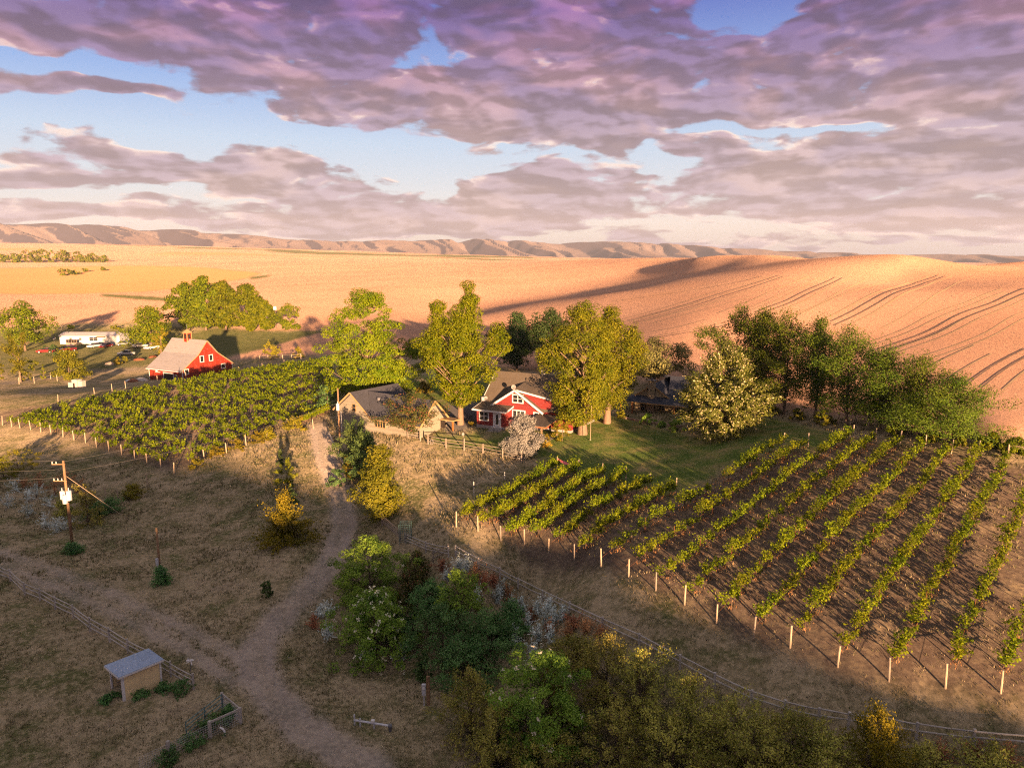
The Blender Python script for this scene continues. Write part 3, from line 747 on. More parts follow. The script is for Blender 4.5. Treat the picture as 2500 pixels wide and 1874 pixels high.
ORD = ['first', 'second', 'third', 'fourth', 'fifth', 'sixth', 'seventh', 'eighth', 'ninth', 'tenth', 'eleventh', 'twelfth', 'thirteenth', 'fourteenth', 'fifteenth', 'sixteenth', 'seventeenth', 'eighteenth', 'nineteenth', 'twentieth']
ORD += ['twenty-' + x for x in ORD[:9]] + ['thirtieth'] + ['thirty-' + x for x in ORD[:9]] + ['fortieth'] + ['forty-' + x for x in ORD[:9]]
_tree_i = [0]
def make_tree(name, label, cat, p, h, w, leaf='green', prof='broad', bark=BARK, trunk=.3, r0=None, leaves=4000, nb=90, br=None, ls=.4, group=None, limb=.35, seed=None, extra_lobes=(), flowers=0, trunk_name='trunk', lean=(0, 0), **kw):
    """a tree or bush: an Empty at its foot with trunk and crown"""
    _tree_i[0] += 1
    rng = np.random.default_rng(seed if seed is not None else 100 + _tree_i[0])
    r0 = r0 or h * .022
    br = br or w * .11
    o = link(name, None, label=label, cat=cat, group=group, loc=p, rz=0.0)
    vs = []; BC = []
    v, q, bc, bs = crown(h * trunk, h, w, prof, nb, br, leaves / nb, ls, rng, lean=lean, **kw)
    vs.append((v, q)); BC.append(bc)
    for (dx, dy, z0, z1, ww, pr, share) in extra_lobes:                       # side crowns, given in parts of width and height
        n2 = max(6, int(nb * share))
        v, q, bc, bs = crown(h * z0, h * z1, w * ww, pr, n2, br, leaves / nb, ls, rng, **kw)
        d = np.array([dx * w, dy * w, 0]); vs.append((v + d, q)); BC.append(bc + d)
    V, Q = join(vs)
    c = link('crown', mesh_np('crown', V, Q, [LEAF[leaf]]), o)
    parts = [stem(h * (trunk + (.62 if prof != 'umbrella' else .35) * (1 - trunk)), r0, rng, lean=(lean[0] * w * .4, lean[1] * w * .4))]
    parts += limbs(np.concatenate(BC), h * max(trunk, .08), h, r0, rng, limb)
    V, Q = join(parts)
    link(trunk_name, mesh_np('trunk', V, Q, [bark], smooth=True), o)
    if flowers:
        bc = np.concatenate(BC); ii = rng.integers(len(bc), size=flowers)
        ctr = np.array([0, 0, h * .45]); od = unit(bc[ii] - ctr)
        fc = bc[ii] + od * br * .95 + rng.normal(size=(flowers, 3)) * br * .25
        k = 7; idx = np.repeat(np.arange(flowers), k)
        cc = fc[idx] + rng.normal(size=(len(idx), 3)) * .07
        v, q = leaf_quads(cc, unit(od[idx] + rng.normal(size=(len(idx), 3)) * .4), .13, rng, .8)
        link('blossom', mesh_np('blossom', v, q, [LEAF['blossom']]), o)
    return o
def tree_px(name, label, cat, u, v, vtop, wpx, **kw):
    """placed by where the photograph shows its foot, top and width"""
    p = ground(u, v)
    h = height_to(p, vtop); w = px_size(p, wpx) * 1.14
    area = wpx * (v - vtop)
    kw.setdefault('ls', px_size(p, 4.3))
    kw.setdefault('leaves', int(min(max(area / 1.25, 350), 32000)))
    kw.setdefault('nb', int(min(max(kw['leaves'] / 95, 26), 190)))
    return make_tree(name, label, cat, p, h, w, **kw)
def dup(root, loc, rz, label, group=None, scale=1.0):
    r = root.copy(); COL.objects.link(r); r.location = loc; r.rotation_euler = (0, 0, rz); r['label'] = label
    r.scale = (scale,) * 3 if not hasattr(scale, '__len__') else scale
    if group: r['group'] = group
    for ch in list(root.children):
        c = ch.copy(); COL.objects.link(c); c.parent = r
        for g in list(ch.children):
            d = g.copy(); COL.objects.link(d); d.parent = c
    return r

# ------------------------------------------------------------------ the great trees round the farmhouse
tree_px('tree', 'tall open-crowned green tree rising behind the cream garage', 'tree', 903, 990, 716, 205, leaf='fresh', prof='egg', bark=BARK_PALE, trunk=.10, nb=190, r0=.34, irr=.5, inner=.35, limb=.35, flat=.65, br=1.25, leaves=36000,
        extra_lobes=((.46, 0, .48, .60, .28, 'umbrella', .06), (-.26, .1, .12, .40, .36, 'dome', .12), (.30, -.1, .12, .42, .38, 'dome', .12)))
tree_px('tree', 'tallest tree with a thick bare orange trunk beside the red farmhouse', 'tree', 1124, 1036, 745, 150, leaf='fresh', prof='broad', bark=BARK_PALE, trunk=.18, nb=190, r0=.46, irr=.7, inner=.4, limb=.3, flat=.65, br=1.1, leaves=34000,
        extra_lobes=((.14, 0, .58, 1.22, .40, 'tall', .24), (-.30, 0, .52, 1.04, .38, 'tall', .20), (.52, .2, .52, .82, .42, 'dome', .13), (-.44, 0, .52, .80, .36, 'dome', .10)))
tree_px('tree', 'huge dense tree with a twin trunk right of the red farmhouse', 'tree', 1422, 1060, 738, 150, leaf='maple', prof='egg', bark=BARK_PALE, trunk=.12, nb=230, r0=.62, irr=.5, inner=.45, br=1.1, leaves=40000, limb=.2,
        extra_lobes=((.30, .15, .2, .80, .5, 'broad', .2), (-.22, 0, .12, .46, .40, 'dome', .12)))
tree_px('tree', 'broad pale-topped tree on the lawn with a short thick trunk', 'tree', 1482, 1033, 752, 150, leaf='maple', prof='broad', bark=BARK_PALE, trunk=.12, nb=190, r0=.5, irr=.5, br=1.15, inner=.4, leaves=30000, limb=.2,
        extra_lobes=((.35, 0, .45, .86, .45, 'dome', .2),))
tree_px('tree', 'dark shaded tree standing behind the ridge of the red farmhouse', 'tree', 1262, 905, 768, 118, leaf='dark', prof='broad', bark=BARK_DARK, trunk=.15, irr=.6, leaves=15000)  # darker leaf colour stands in for shade from the trees in front
tree_px('tree', 'dark green tree half hidden behind the huge twin-trunked tree', 'tree', 1342, 908, 757, 110, leaf='dark', prof='broad', bark=BARK_DARK, trunk=.15, irr=.6, leaves=15000)  # same dark leaves, shade put into the colour
tree_px('tree', 'grey-green tree with a gold-lit side behind the dark-roofed house', 'tree', 1590, 948, 828, 120, leaf='grey', prof='broad', bark=BARK_DARK, trunk=.22, irr=.6, leaves=10000, extra_lobes=((.5, 0, .3, .9, .5, 'dome', .3),))
tree_px('tree', 'round tree thick with cream blossom spikes on the lawn', 'tree', 1762, 1066, 852, 178, leaf='cream', prof='egg', bark=BARK, trunk=.06, nb=230, br=.8, stretch=.5, irr=.25, inner=.35, leaves=34000, ls=.30, limb=.1)
ROW = ((1792, 985, 758, 150, 'leftmost tree of the row behind the lawn, beside the cream-blossomed tree'), (1852, 998, 766, 125, 'second tree from the left in the row behind the lawn'),
       (1914, 1011, 763, 135, 'third tree from the left in the row, its bare trunk above the lawn corner'), (1990, 1020, 786, 125, 'fourth tree from the left in the row above the vineyard'),
       (2065, 1038, 800, 140, 'fifth tree of the row, beside the wooden braces at the field edge'), (2148, 1050, 852, 140, 'sixth tree of the row, with a slim pale trunk'),
       (2239, 1063, 878, 140, 'seventh tree of the row, last but one towards the wheat hill'), (2322, 1084, 928, 190, 'wide low-crowned tree at the right end of the row'))
for i, (u, v, vt, wp, lab) in enumerate(ROW):
    tree_px('tree', lab, 'tree', u, v, vt, wp * 1.18, leaf='row', prof='umbrella' if i == 7 else 'vase' if i % 2 else 'egg', trunk=.14 if i < 7 else .18, r0=.2, irr=.6, inner=.15, stretch=.4, flat=.7,
            leaves=22000, nb=150, br=1.1, limb=.4, group='row of trees between lawn, vineyard and wheat hill', asp=.45)

# ------------------------------------------------------------------ shrubs of the garden
tree_px('spruce', 'silvery blue-white spruce in front of the red farmhouse', 'spruce', 1275, 1112, 1016, 96, leaf='silver', prof='egg', trunk=.02, stretch=.25, irr=.35, inner=.2, nb=170, br=.62, leaves=26000, ls=.17, bark=BARK_DARK, limb=.03)
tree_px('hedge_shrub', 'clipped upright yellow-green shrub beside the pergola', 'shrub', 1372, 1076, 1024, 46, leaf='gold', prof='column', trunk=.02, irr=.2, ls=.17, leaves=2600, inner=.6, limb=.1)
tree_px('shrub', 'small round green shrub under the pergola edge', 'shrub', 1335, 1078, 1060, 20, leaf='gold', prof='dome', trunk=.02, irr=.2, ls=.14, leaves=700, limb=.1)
tree_px('tree', 'small reddish-leaved tree against the cream garage wall', 'tree', 1012, 1058, 962, 134, leaf='red', prof='broad', trunk=.16, irr=.6, ls=.22, leaves=11000, stretch=.4, nb=110, br=.8, r0=.13, limb=.5)
# evergreens and shrubs along the drive
tree_px('pine', 'dark bushy pine beside the utility pole at the garage', 'pine', 868, 1135, 1030, 78, leaf='conifer', prof='egg', trunk=.03, stretch=.6, irr=.7, ls=.24, leaves=8500, bark=BARK_DARK)
tree_px('pine', 'dark pine with a golden lower side in the middle of the drive hedge', 'pine', 892, 1180, 1055, 84, leaf='conifer', prof='egg', trunk=.03, stretch=.6, irr=.7, ls=.24, leaves=9000, bark=BARK_DARK)
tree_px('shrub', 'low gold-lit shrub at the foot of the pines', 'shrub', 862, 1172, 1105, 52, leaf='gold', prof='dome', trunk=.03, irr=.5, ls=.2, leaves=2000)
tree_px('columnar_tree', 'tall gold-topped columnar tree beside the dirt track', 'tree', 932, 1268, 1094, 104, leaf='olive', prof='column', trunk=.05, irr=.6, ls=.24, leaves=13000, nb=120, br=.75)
tree_px('shrub', 'dark low shrub by the crooked rails left of the pines', 'shrub', 826, 1185, 1140, 50, leaf='nettle', prof='dome', trunk=.02, irr=.5, ls=.2, leaves=1600)
tree_px('conifer', 'topmost small conifer in the line left of the dirt track', 'conifer', 686, 1135, 1096, 24, leaf='conifer', prof='cone', trunk=.03, ls=.2, leaves=900, stretch=.5)
tree_px('conifer', 'bright green young pine second from the top left of the dirt track', 'conifer', 701, 1190, 1122, 46, leaf='olive', prof='egg', trunk=.03, ls=.2, leaves=2200, stretch=.6)
tree_px('conifer', 'dusky blue-green conifer between the bright pine and the golden spruce', 'conifer', 710, 1228, 1178, 38, leaf='conifer', prof='cone', trunk=.03, ls=.2, leaves=1500, stretch=.5)
tree_px('conifer', 'large golden-tipped spreading spruce left of the dirt track', 'conifer', 697, 1322, 1222, 122, leaf='gold', prof='cone', trunk=.03, ls=.24, leaves=10000, stretch=.9, irr=.6, nb=100, br=.7, bark=BARK_DARK)
tree_px('shrub', 'small lone dark round bush in the dry grass', 'shrub', 653, 1456, 1415, 34, leaf='conifer', prof='egg', trunk=.02, ls=.16, leaves=1200, irr=.2)
tree_px('conifer', 'small single spruce at the edge of the thicket', 'conifer', 1038, 1655, 1575, 48, leaf='conifer', prof='cone', trunk=.02, ls=.17, leaves=2400, stretch=.6, bark=BARK_DARK)

# ------------------------------------------------------------------ trees of the valley on the left
tree_px('tree', 'round dark green tree at the left edge beside the white trailer', 'tree', 62, 856, 740, 112, leaf='green', prof='broad', trunk=.15, irr=.5, leaves=8500)
tree_px('poplar', 'half-bare fan-shaped poplar at the left edge', 'poplar', 50, 932, 808, 54, leaf='olive', prof='vase', trunk=.04, irr=.6, inner=.1, leaves=2600, limb=.9, bark=BARK_PALE, stretch=.8, br=.9, flat=1.2)
tree_px('poplar', 'slim poplar between the big round tree and the red barn', 'poplar', 394, 868, 792, 32, leaf='gold', prof='column', trunk=.05, leaves=1500, stretch=.7, bark=BARK_PALE)
tree_px('tree', 'big round yellow-green tree right of the white trailer', 'tree', 370, 846, 750, 98, leaf='fresh', prof='dome', trunk=.10, irr=.4, leaves=8500)
tree_px('tree', 'bushy dark-gold tree in front of the white trailer', 'tree', 170, 926, 860, 78, leaf='olive', prof='dome', trunk=.05, irr=.4, leaves=5500, stretch=.4)
for (u, v, vt, wp, lab) in ((462, 804, 690, 95, 'leftmost tree of the big grove behind the barn'), (503, 806, 678, 92, 'tallest tree in the middle of the grove behind the barn'), (552, 806, 690, 90, 'wide tree right of the tallest in the grove behind the barn'), (605, 806, 698, 88, 'gold-lit tree near the right end of the grove behind the barn'), (642, 806, 722, 66, 'low rounded tree ending the grove behind the barn')):
    tree_px('tree', lab, 'tree', u, v, vt, wp, leaf='green', prof='broad' if wp > 80 else 'dome', trunk=.10, irr=.5, leaves=9000, ls=1.1, group='grove behind the barn')
tree_px('tree', 'separate dark tree right of the grove and its white signs', 'tree', 708, 806, 740, 70, leaf='green', prof='dome', trunk=.06, irr=.4, leaves=2200)
tree_px('conifer', 'pale young pine by the rail fence beyond the left vineyard', 'conifer', 664, 878, 838, 46, leaf='gold', prof='egg', trunk=.05, leaves=900, stretch=.5)
tree_px('conifer', 'smaller pale pine right of its twin beyond the left vineyard', 'conifer', 727, 875, 846, 30, leaf='gold', prof='egg', trunk=.05, leaves=600, stretch=.5)
for k in range(13):
    u = 6 + k * 20.5 + 6 * math.sin(k * 2.1); vt = 622 - 14 * math.exp(-((k - 5) / 3.2) ** 2) + 3 * math.sin(k * 3.3)
    tree_px('tree', f'{ORD[k]} tree from the left in the far belt beyond the brown field', 'tree', u, 641 - k * .1, vt, 34, leaf='olive', prof='broad', trunk=.05, leaves=420, nb=22, limb=.2, group='far tree belt on the left', irr=.4)
for (u, v, vt, wp, lab) in ((158, 672, 656, 40, 'widest dark bush in the brown field on the left'), (182, 670, 660, 22, 'low bush touching the widest bush in the brown field'), (209, 664, 652, 15, 'small round bush right of the wide one in the brown field'), (252, 661, 652, 12, 'tiny lone bush farthest right in the brown field')):
    tree_px('bush', lab, 'bush', u, v, vt, wp, leaf='olive', prof='dome', trunk=.02, leaves=380, nb=18, limb=.1)
for (u, v, vt, wp, lf, lab) in ((288, 890, 872, 18, 'gold', 'small bright bush left of the barn road'), (306, 886, 868, 12, 'olive', 'thin sapling beside the bright bush left of the barn road'), (108, 925, 890, 12, 'olive', 'thin young poplar left of the bushy dark-gold tree'), (6, 928, 888, 14, 'olive', 'young poplar cut by the left edge'), (172, 803, 793, 16, 'green', 'small shrub behind the left end of the trailer roof'), (280, 805, 793, 18, 'olive', 'shrub behind the right end of the trailer roof'),
        (128, 868, 842, 40, 'dark', 'dark bushes left of the white trailer'), (85, 905, 875, 30, 'olive', 'dull bush right of the half-bare poplar')):
    tree_px('bush', lab, 'bush', u, v, vt, wp, leaf=lf, prof='egg', trunk=.03, leaves=380, nb=18, limb=.1)
# bushes along the field edge on the right
for (u, v, vt, wp, lf, lab) in ((1880, 1012, 978, 42, 'olive', 'bush at the left end of the field edge behind the lawn'), (1945, 1025, 998, 34, 'olive', 'bush between the third and fourth row trees'), (2010, 1036, 1000, 46, 'olive', 'bush under the fourth row tree'), (2186, 1064, 1022, 52, 'green', 'round dark bush between the sixth and seventh row trees'),
        (2275, 1078, 1052, 36, 'olive', 'low bush between the last two row trees'), (2422, 1096, 1054, 54, 'green', 'dark round bush right of the row at the wheat edge'), (2482, 1112, 1068, 66, 'green', 'wide dark bush cut by the right edge'), (2345, 1090, 1066, 30, 'olive', 'low shrub at the foot of the wide end tree')):
    tree_px('bush', lab, 'bush', u, v, vt, wp, leaf=lf, prof='dome', trunk=.03, ls=.26, irr=.5, leaves=1500, limb=.15)
# garden shrubs behind the garage and by the low-roofed house
for (u, v, vt, wp, lf, lab) in ((800, 1005, 940, 90, 'nettle', 'dark shrub left of the garage gable'), (845, 985, 930, 80, 'green', 'green shrub behind the garage roof on the left'), (1010, 945, 905, 90, 'elder', 'dark hedge shrubs behind the garage roof on the right'), (965, 940, 900, 80, 'green', 'green shrubs between the two tall trees'), (1035, 960, 932, 40, 'gold', 'sunlit yellow shrub behind the garage roof'), (1580, 1036, 1010, 34, 'elder', 'green flower-bed shrub in front of the chimney'), (1650, 1050, 1018, 36, 'elder', 'green flower-bed shrub right of the chimney column'), (1518, 1020, 1002, 24, 'olive', 'tawny shrub at the left end of the flower bed'), (1615, 1044, 1028, 20, 'elder', 'small plant between the two flower-bed shrubs')):
    tree_px('shrub', lab, 'shrub', u, v, vt, wp, leaf=lf, prof='dome', trunk=.03, ls=.26, irr=.5, leaves=1500, limb=.15)
tree_px('flower_clump', 'clump of yellow flowers in the bed by the pergola', 'flowers', 1337, 1092, 1078, 26, leaf='yellow', prof='dome', trunk=.05, ls=.13, leaves=420, limb=.2, trunk_name='stems', bark=BARK_DARK)
tree_px('hosta', 'small bright green plant at the foot of the tallest tree', 'plant', 1150, 1040, 1028, 20, leaf='gold', prof='dome', trunk=.05, ls=.22, leaves=240, limb=.2, trunk_name='stems', bark=BARK_DARK)

# ------------------------------------------------------------------ building materials
def flat_mat(name, c, rough=.7, var=.12, scale=6.0, spec=.2, metal=0.0):
    m, t, b = new_mat(name)
    P = t.node('ShaderNodeTexCoord').outputs['Object']
    n = t.noise(P, scale, 4, .6); n2 = t.noise(P, scale * .13, 3, .6)
    f = t.m('MULTIPLY_ADD', n, .5, t.m('MULTIPLY', n2, .5))
    lo = tuple(x * (1 - var * 1.6) for x in c); hi = tuple(min(1, x * (1 + var)) for x in c)
    t.put(b.inputs['Base Color'], t.ramp(f, [(.3, lo), (.7, hi)]))
    b.inputs['Roughness'].default_value = rough; b.inputs['Specular IOR Level'].default_value = spec; b.inputs['Metallic'].default_value = metal
    return m
def lap_mat(name, c, pitch=.18, var=.15, vertical=False, wear=None):
    """lapped boards: a fine step every pitch metres"""
    m, t, b = new_mat(name)
    P = t.node('ShaderNodeTexCoord').outputs['Object']
    x, y, z = t.xyz(P)
    k = t.m('ADD', x, y) if vertical else z
    saw = t.m('FRACT', t.m('DIVIDE', k, pitch))
    board = t.m('FLOOR', t.m('DIVIDE', k, pitch))
    wv = t.node('ShaderNodeTexWhiteNoise', noise_dimensions='1D'); t.put(wv.inputs['W'], board)
    n = t.noise(t.vm('MULTIPLY', P, (1, 1, 6) if not vertical else (6, 6, .6)), 1.6, 4, .6)
    f = t.m('MULTIPLY_ADD', wv.outputs['Value'], .35, t.m('MULTIPLY', n, .65))
    lo = tuple(v * (1 - var * 1.7) for v in c); hi = tuple(min(1, v * (1 + var)) for v in c)
    col = t.ramp(f, [(.25, lo), (.75, hi)])
    if wear: col = t.mix(t.smooth(t.noise(P, .8, 5, .7), wear[0], wear[0] + .08), col, wear[1])
    t.put(b.inputs['Base Color'], col)
    bp = t.node('ShaderNodeBump'); bp.inputs['Strength'].default_value = .5; bp.inputs['Distance'].default_value = .02
    t.put(bp.inputs['Height'], saw); t.put(b.inputs['Normal'], bp.outputs[0])
    return m
def shingle_mat(name, c, var=.25):
    m, t, b = new_mat(name)
    P = t.node('ShaderNodeTexCoord').outputs['Object']
    vo = t.node('ShaderNodeTexVoronoi'); t.put(vo.inputs['Vector'], t.vm('MULTIPLY', P, (3.2, 3.2, 6.5)))
    s = t.node('ShaderNodeSeparateColor'); t.l.new(vo.outputs['Color'], s.inputs[0])
    n = t.noise(P, .6, 4, .6)
    f = t.m('MULTIPLY_ADD', s.outputs[0], .5, t.m('MULTIPLY', n, .5))
    t.put(b.inputs['Base Color'], t.ramp(f, [(.2, tuple(v * (1 - var) for v in c)), (.8, tuple(v * (1 + var) for v in c))]))
    bp = t.node('ShaderNodeBump'); bp.inputs['Strength'].default_value = .35; bp.inputs['Distance'].default_value = .03
    t.put(bp.inputs['Height'], vo.outputs['Distance']); t.put(b.inputs['Normal'], bp.outputs[0])
    b.inputs['Roughness'].default_value = .95
    return m
M = {
    'red': lap_mat('red_siding', (.23, .036, .032), .17),
    'barn': lap_mat('red_barn_boards', (.28, .032, .018), .30, .22, True, (.66, (.34, .20, .13))),
    'white': flat_mat('white_paint', (.66, .64, .61), .6, .06),
    'cream': lap_mat('cream_siding', (.27, .24, .18), .20, .10),
    'tan': lap_mat('tan_siding', (.46, .38, .23), .20, .12),
    'trim_tan': flat_mat('tan_trim', (.40, .26, .12), .7, .1),
    'roof_brown': shingle_mat('brown_shingles', (.125, .10, .075)),
    'roof_dark': shingle_mat('dark_shingles', (.062, .062, .072)),
    'roof_navy': shingle_mat('slate_shingles', (.040, .044, .060)),
    'roof_metal': None,
    'glass': None,
    'concrete': flat_mat('concrete', (.34, .31, .28), .9, .15),
    'stone': flat_mat('stone_edging', (.36, .25, .18), .9, .3, 3.0),
    'chim': lap_mat('chimney_boards', (.34, .27, .17), .22, .15),
    'post_orange': flat_mat('stained_post', (.36, .13, .04), .6, .2),
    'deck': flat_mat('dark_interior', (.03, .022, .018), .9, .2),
    'wood': flat_mat('grey_wood', (.30, .245, .19), .9, .28, 9.0),
    'post_pale': flat_mat('pale_post_wood', (.44, .34, .235), .85, .2, 8.0),
    'fence_dull': flat_mat('dull_fence_wood', (.42, .38, .33), .9, .25, 9.0),
    'pole': flat_mat('pole_wood', (.27, .165, .09), .85, .25, 5.0),
    'metal': flat_mat('galvanised_metal', (.52, .52, .54), .45, .1, 5, .5),
    'metal_dark': flat_mat('dark_metal', (.10, .10, .11), .5, .1, 5, .5),
    'dish': flat_mat('dish_grey', (.24, .225, .21), .5, .05),
    'yellow': flat_mat('yellow_plywood', (.78, .60, .32), .8, .14, 2.0),
    'blueroof': flat_mat('blue_grey_roll_roof', (.29, .36, .48), .85, .16, 3.0),
    'trailer': lap_mat('white_trailer_siding', (.56, .54, .52), .30, .05),
    'trailer_roof': flat_mat('trailer_roof', (.50, .45, .43), .6, .1),
    'bulk': flat_mat('concrete_block', (.50, .44, .38), .9, .2, 2.0),
    'rust': flat_mat('rusty_steel', (.20, .075, .035), .8, .3, 4.0),
    'wire': flat_mat('wire', (.16, .15, .14), .5, .1),
    'pink': flat_mat('pink_cloth', (.72, .16, .18), .8, .15),
    'black': flat_mat('black_rubber', (.02, .02, .02), .7, .1),
    'teal': flat_mat('faded_teal_gate', (.10, .20, .20), .6, .2),
}
def metal_roof():
    m, t, b = new_mat('barn_metal_roof')
    P = t.node('ShaderNodeTexCoord').outputs['Object']
    x, y, z = t.xyz(P)
    n = t.noise(t.vm('MULTIPLY', P, (.5, .5, 3)), 1.2, 5, .6)
    t.put(b.inputs['Base Color'], t.ramp(n, [(.3, (.24, .22, .215)), (.55, (.31, .285, .275)), (.75, (.27, .235, .22))]))
    bp = t.node('ShaderNodeBump'); bp.inputs['Strength'].default_value = .25; bp.inputs['Distance'].default_value = .03
    t.put(bp.inputs['Height'], t.m('PINGPONG', t.m('MULTIPLY', x, 2.2), .5)); t.put(b.inputs['Normal'], bp.outputs[0])
    b.inputs['Roughness'].default_value = .6
    return m
M['roof_metal'] = metal_roof()
def glass_mat():
    m, t, b = new_mat('window_glass')
    t.put(b.inputs['Base Color'], (.02, .022, .025)); b.inputs['Roughness'].default_value = .08; b.inputs['Specular IOR Level'].default_value = .5
    return m
M['glass'] = glass_mat()

# ------------------------------------------------------------------ solid helper: pieces in a local frame
class Solid:
    def __init__(s): s.v, s.f = [], []
    def add(s, vs, fs):
        o = len(s.v); s.v += [tuple(map(float, v)) for v in vs]; s.f += [tuple(i + o for i in f) for f in fs]; return s
    def box(s, x0, x1, y0, y1, z0, z1):
        return s.add([(x0, y0, z0), (x1, y0, z0), (x1, y1, z0), (x0, y1, z0), (x0, y0, z1), (x1, y0, z1), (x1, y1, z1), (x0, y1, z1)],
                     [(3, 2, 1, 0), (4, 5, 6, 7), (0, 1, 5, 4), (1, 2, 6, 5), (2, 3, 7, 6), (3, 0, 4, 7)])
    def prism(s, pts, a, b, axis='y'):
        """polygon pts in the plane across the axis, extruded from a to b"""
        n = len(pts)
        mk = (lambda p, t: (p[0], t, p[1])) if axis == 'y' else (lambda p, t: (t, p[0], p[1])) if axis == 'x' else (lambda p, t: (p[0], p[1], t))
        vs = [mk(p, a) for p in pts] + [mk(p, b) for p in pts]
        return s.add(vs, [tuple(range(n)), tuple(range(2 * n - 1, n - 1, -1))] + [(i, (i + 1) % n + 0, (i + 1) % n + n, i + n) for i in range(n)])
    def slab(s, pts, th):
        """thick sheet: the corner points of the top face, th down along the normal"""
        P = [Vector(p) for p in pts]; n = len(P)
        nr = (P[1] - P[0]).cross(P[-1] - P[0]).normalized()
        if nr.z < 0: nr = -nr
        vs = P + [p - nr * th for p in P]
        return s.add(vs, [tuple(range(n)), tuple(range(2 * n - 1, n - 1, -1))] + [(i, (i + 1) % n, (i + 1) % n + n, i + n) for i in range(n)])
    def bar(s, a, b, w, h=None):
        a, b = Vector(a), Vector(b); h = h or w; d = (b - a).normalized()
        x = d.cross(Vector((0, 0, 1)));  x = x.normalized() if x.length > 1e-4 else Vector((1, 0, 0))
        y = x.cross(d).normalized()
        vs = [p + x * sx * w / 2 + y * sy * h / 2 for p in (a, b) for sx, sy in ((-1, -1), (1, -1), (1, 1), (-1, 1))]
        return s.add(vs, [(3, 2, 1, 0), (4, 5, 6, 7), (0, 1, 5, 4), (1, 2, 6, 5), (2, 3, 7, 6), (3, 0, 4, 7)])
    def cyl(s, a, b, r, r2=None, k=8):
        r2 = r if r2 is None else r2
        v, q = tube([a, b], [r, r2], k)
        n = len(v); s.add(v, [tuple(x) for x in q] + [tuple(range(k - 1, -1, -1)), tuple(range(k, 2 * k))]); return s
    def build(s, name, mat, parent=None, bevel=0.0, smooth=False, **kw):
        me = bpy.data.meshes.new(name); me.from_pydata(s.v, [], s.f)
        bm = bmesh.new(); bm.from_mesh(me); bmesh.ops.recalc_face_normals(bm, faces=bm.faces)
        if bevel: bmesh.ops.bevel(bm, geom=list(bm.edges), offset=bevel, segments=1, affect='EDGES')
        bm.to_mesh(me); bm.free()
        me.materials.append(mat)
        if smooth: me.polygons.foreach_set('use_smooth', [True] * len(me.polygons))
        return link(name, me, parent, **kw)
def frame(name, label, cat, loc, deg, **kw):
    return link(name, None, label=label, cat=cat, loc=loc, rz=R(deg), **kw)
def window(parent, x, y, z, w, h, mull=1, trim=.16, rail=True, mat='white', name='window', face='y'):
    """framed window set on a wall whose outside looks towards -y (or +x); centre x, z on the plane y"""
    def bx(so, a0, a1, d0, d1, z0, z1):
        return so.box(a0, a1, y - d1, y - d0, z0, z1) if face == 'y' else so.box(y + d0, y + d1, a0, a1, z0, z1)
    f = Solid()
    x0, x1, z0, z1 = x - w / 2, x + w / 2, z - h / 2, z + h / 2
    bx(f, x0 - trim, x0, .0, .07, z0 - trim, z1 + trim); bx(f, x1, x1 + trim, .0, .07, z0 - trim, z1 + trim)
    bx(f, x0, x1, .0, .07, z1, z1 + trim); bx(f, x0, x1, .0, .09, z0 - trim, z0)
    for i in range(1, mull + 1):
        c = x0 + w * i / (mull + 1); bx(f, c - .06, c + .06, .0, .06, z0, z1)
    if rail:
        n = mull + 1
        for i in range(n):
            a, b_ = x0 + w * i / n + .05, x0 + w * (i + 1) / n - .05
            bx(f, a, b_, .0, .045, z - .03, z + .03)
    o = f.build(name, M[mat], parent)
    g = Solid(); bx(g, x0, x1, .005, .025, z0, z1)
    g.build('pane', M['glass'], o)
    return o
def dish(parent, p, aim, r=.42, mast=.5, name='satellite_dish'):
    """shallow bowl on a bent arm"""
    p = Vector(p); aim = Vector(aim).normalized()
    s = Solid()
    u = aim.orthogonal().normalized(); w = aim.cross(u)
    c = p + Vector((0, 0, mast))
    rings = [(0.0, -.12), (.45, -.085), (.8, -.03), (1.0, 0.0)]
    vs, fs = [c + aim * rings[0][1] * r * 2], []
    k = 14
    for (rr, d) in rings[1:]:
        vs += [c + aim * d * r * 2 + (u * math.cos(2 * math.pi * i / k) + w * math.sin(2 * math.pi * i / k)) * rr * r for i in range(k)]
    for i in range(k): fs.append((0, 1 + i, 1 + (i + 1) % k))
    for j in range(len(rings) - 2):
        o = 1 + j * k
        for i in range(k): fs.append((o + i, o + (i + 1) % k, o + k + (i + 1) % k, o + k + i))
    s.add(vs, fs)
    o = s.build(name, M['dish'], parent, smooth=True)
    a = Solid(); a.cyl(p - Vector((0, 0, .3)), c - aim * r * .25, .035); a.cyl(c - aim * r * .2 - Vector((0, 0, r)), c + aim * r * 1.0 - Vector((0, 0, r * .2)), .02)
    a.build('mast', M['metal_dark'], o)
    return o

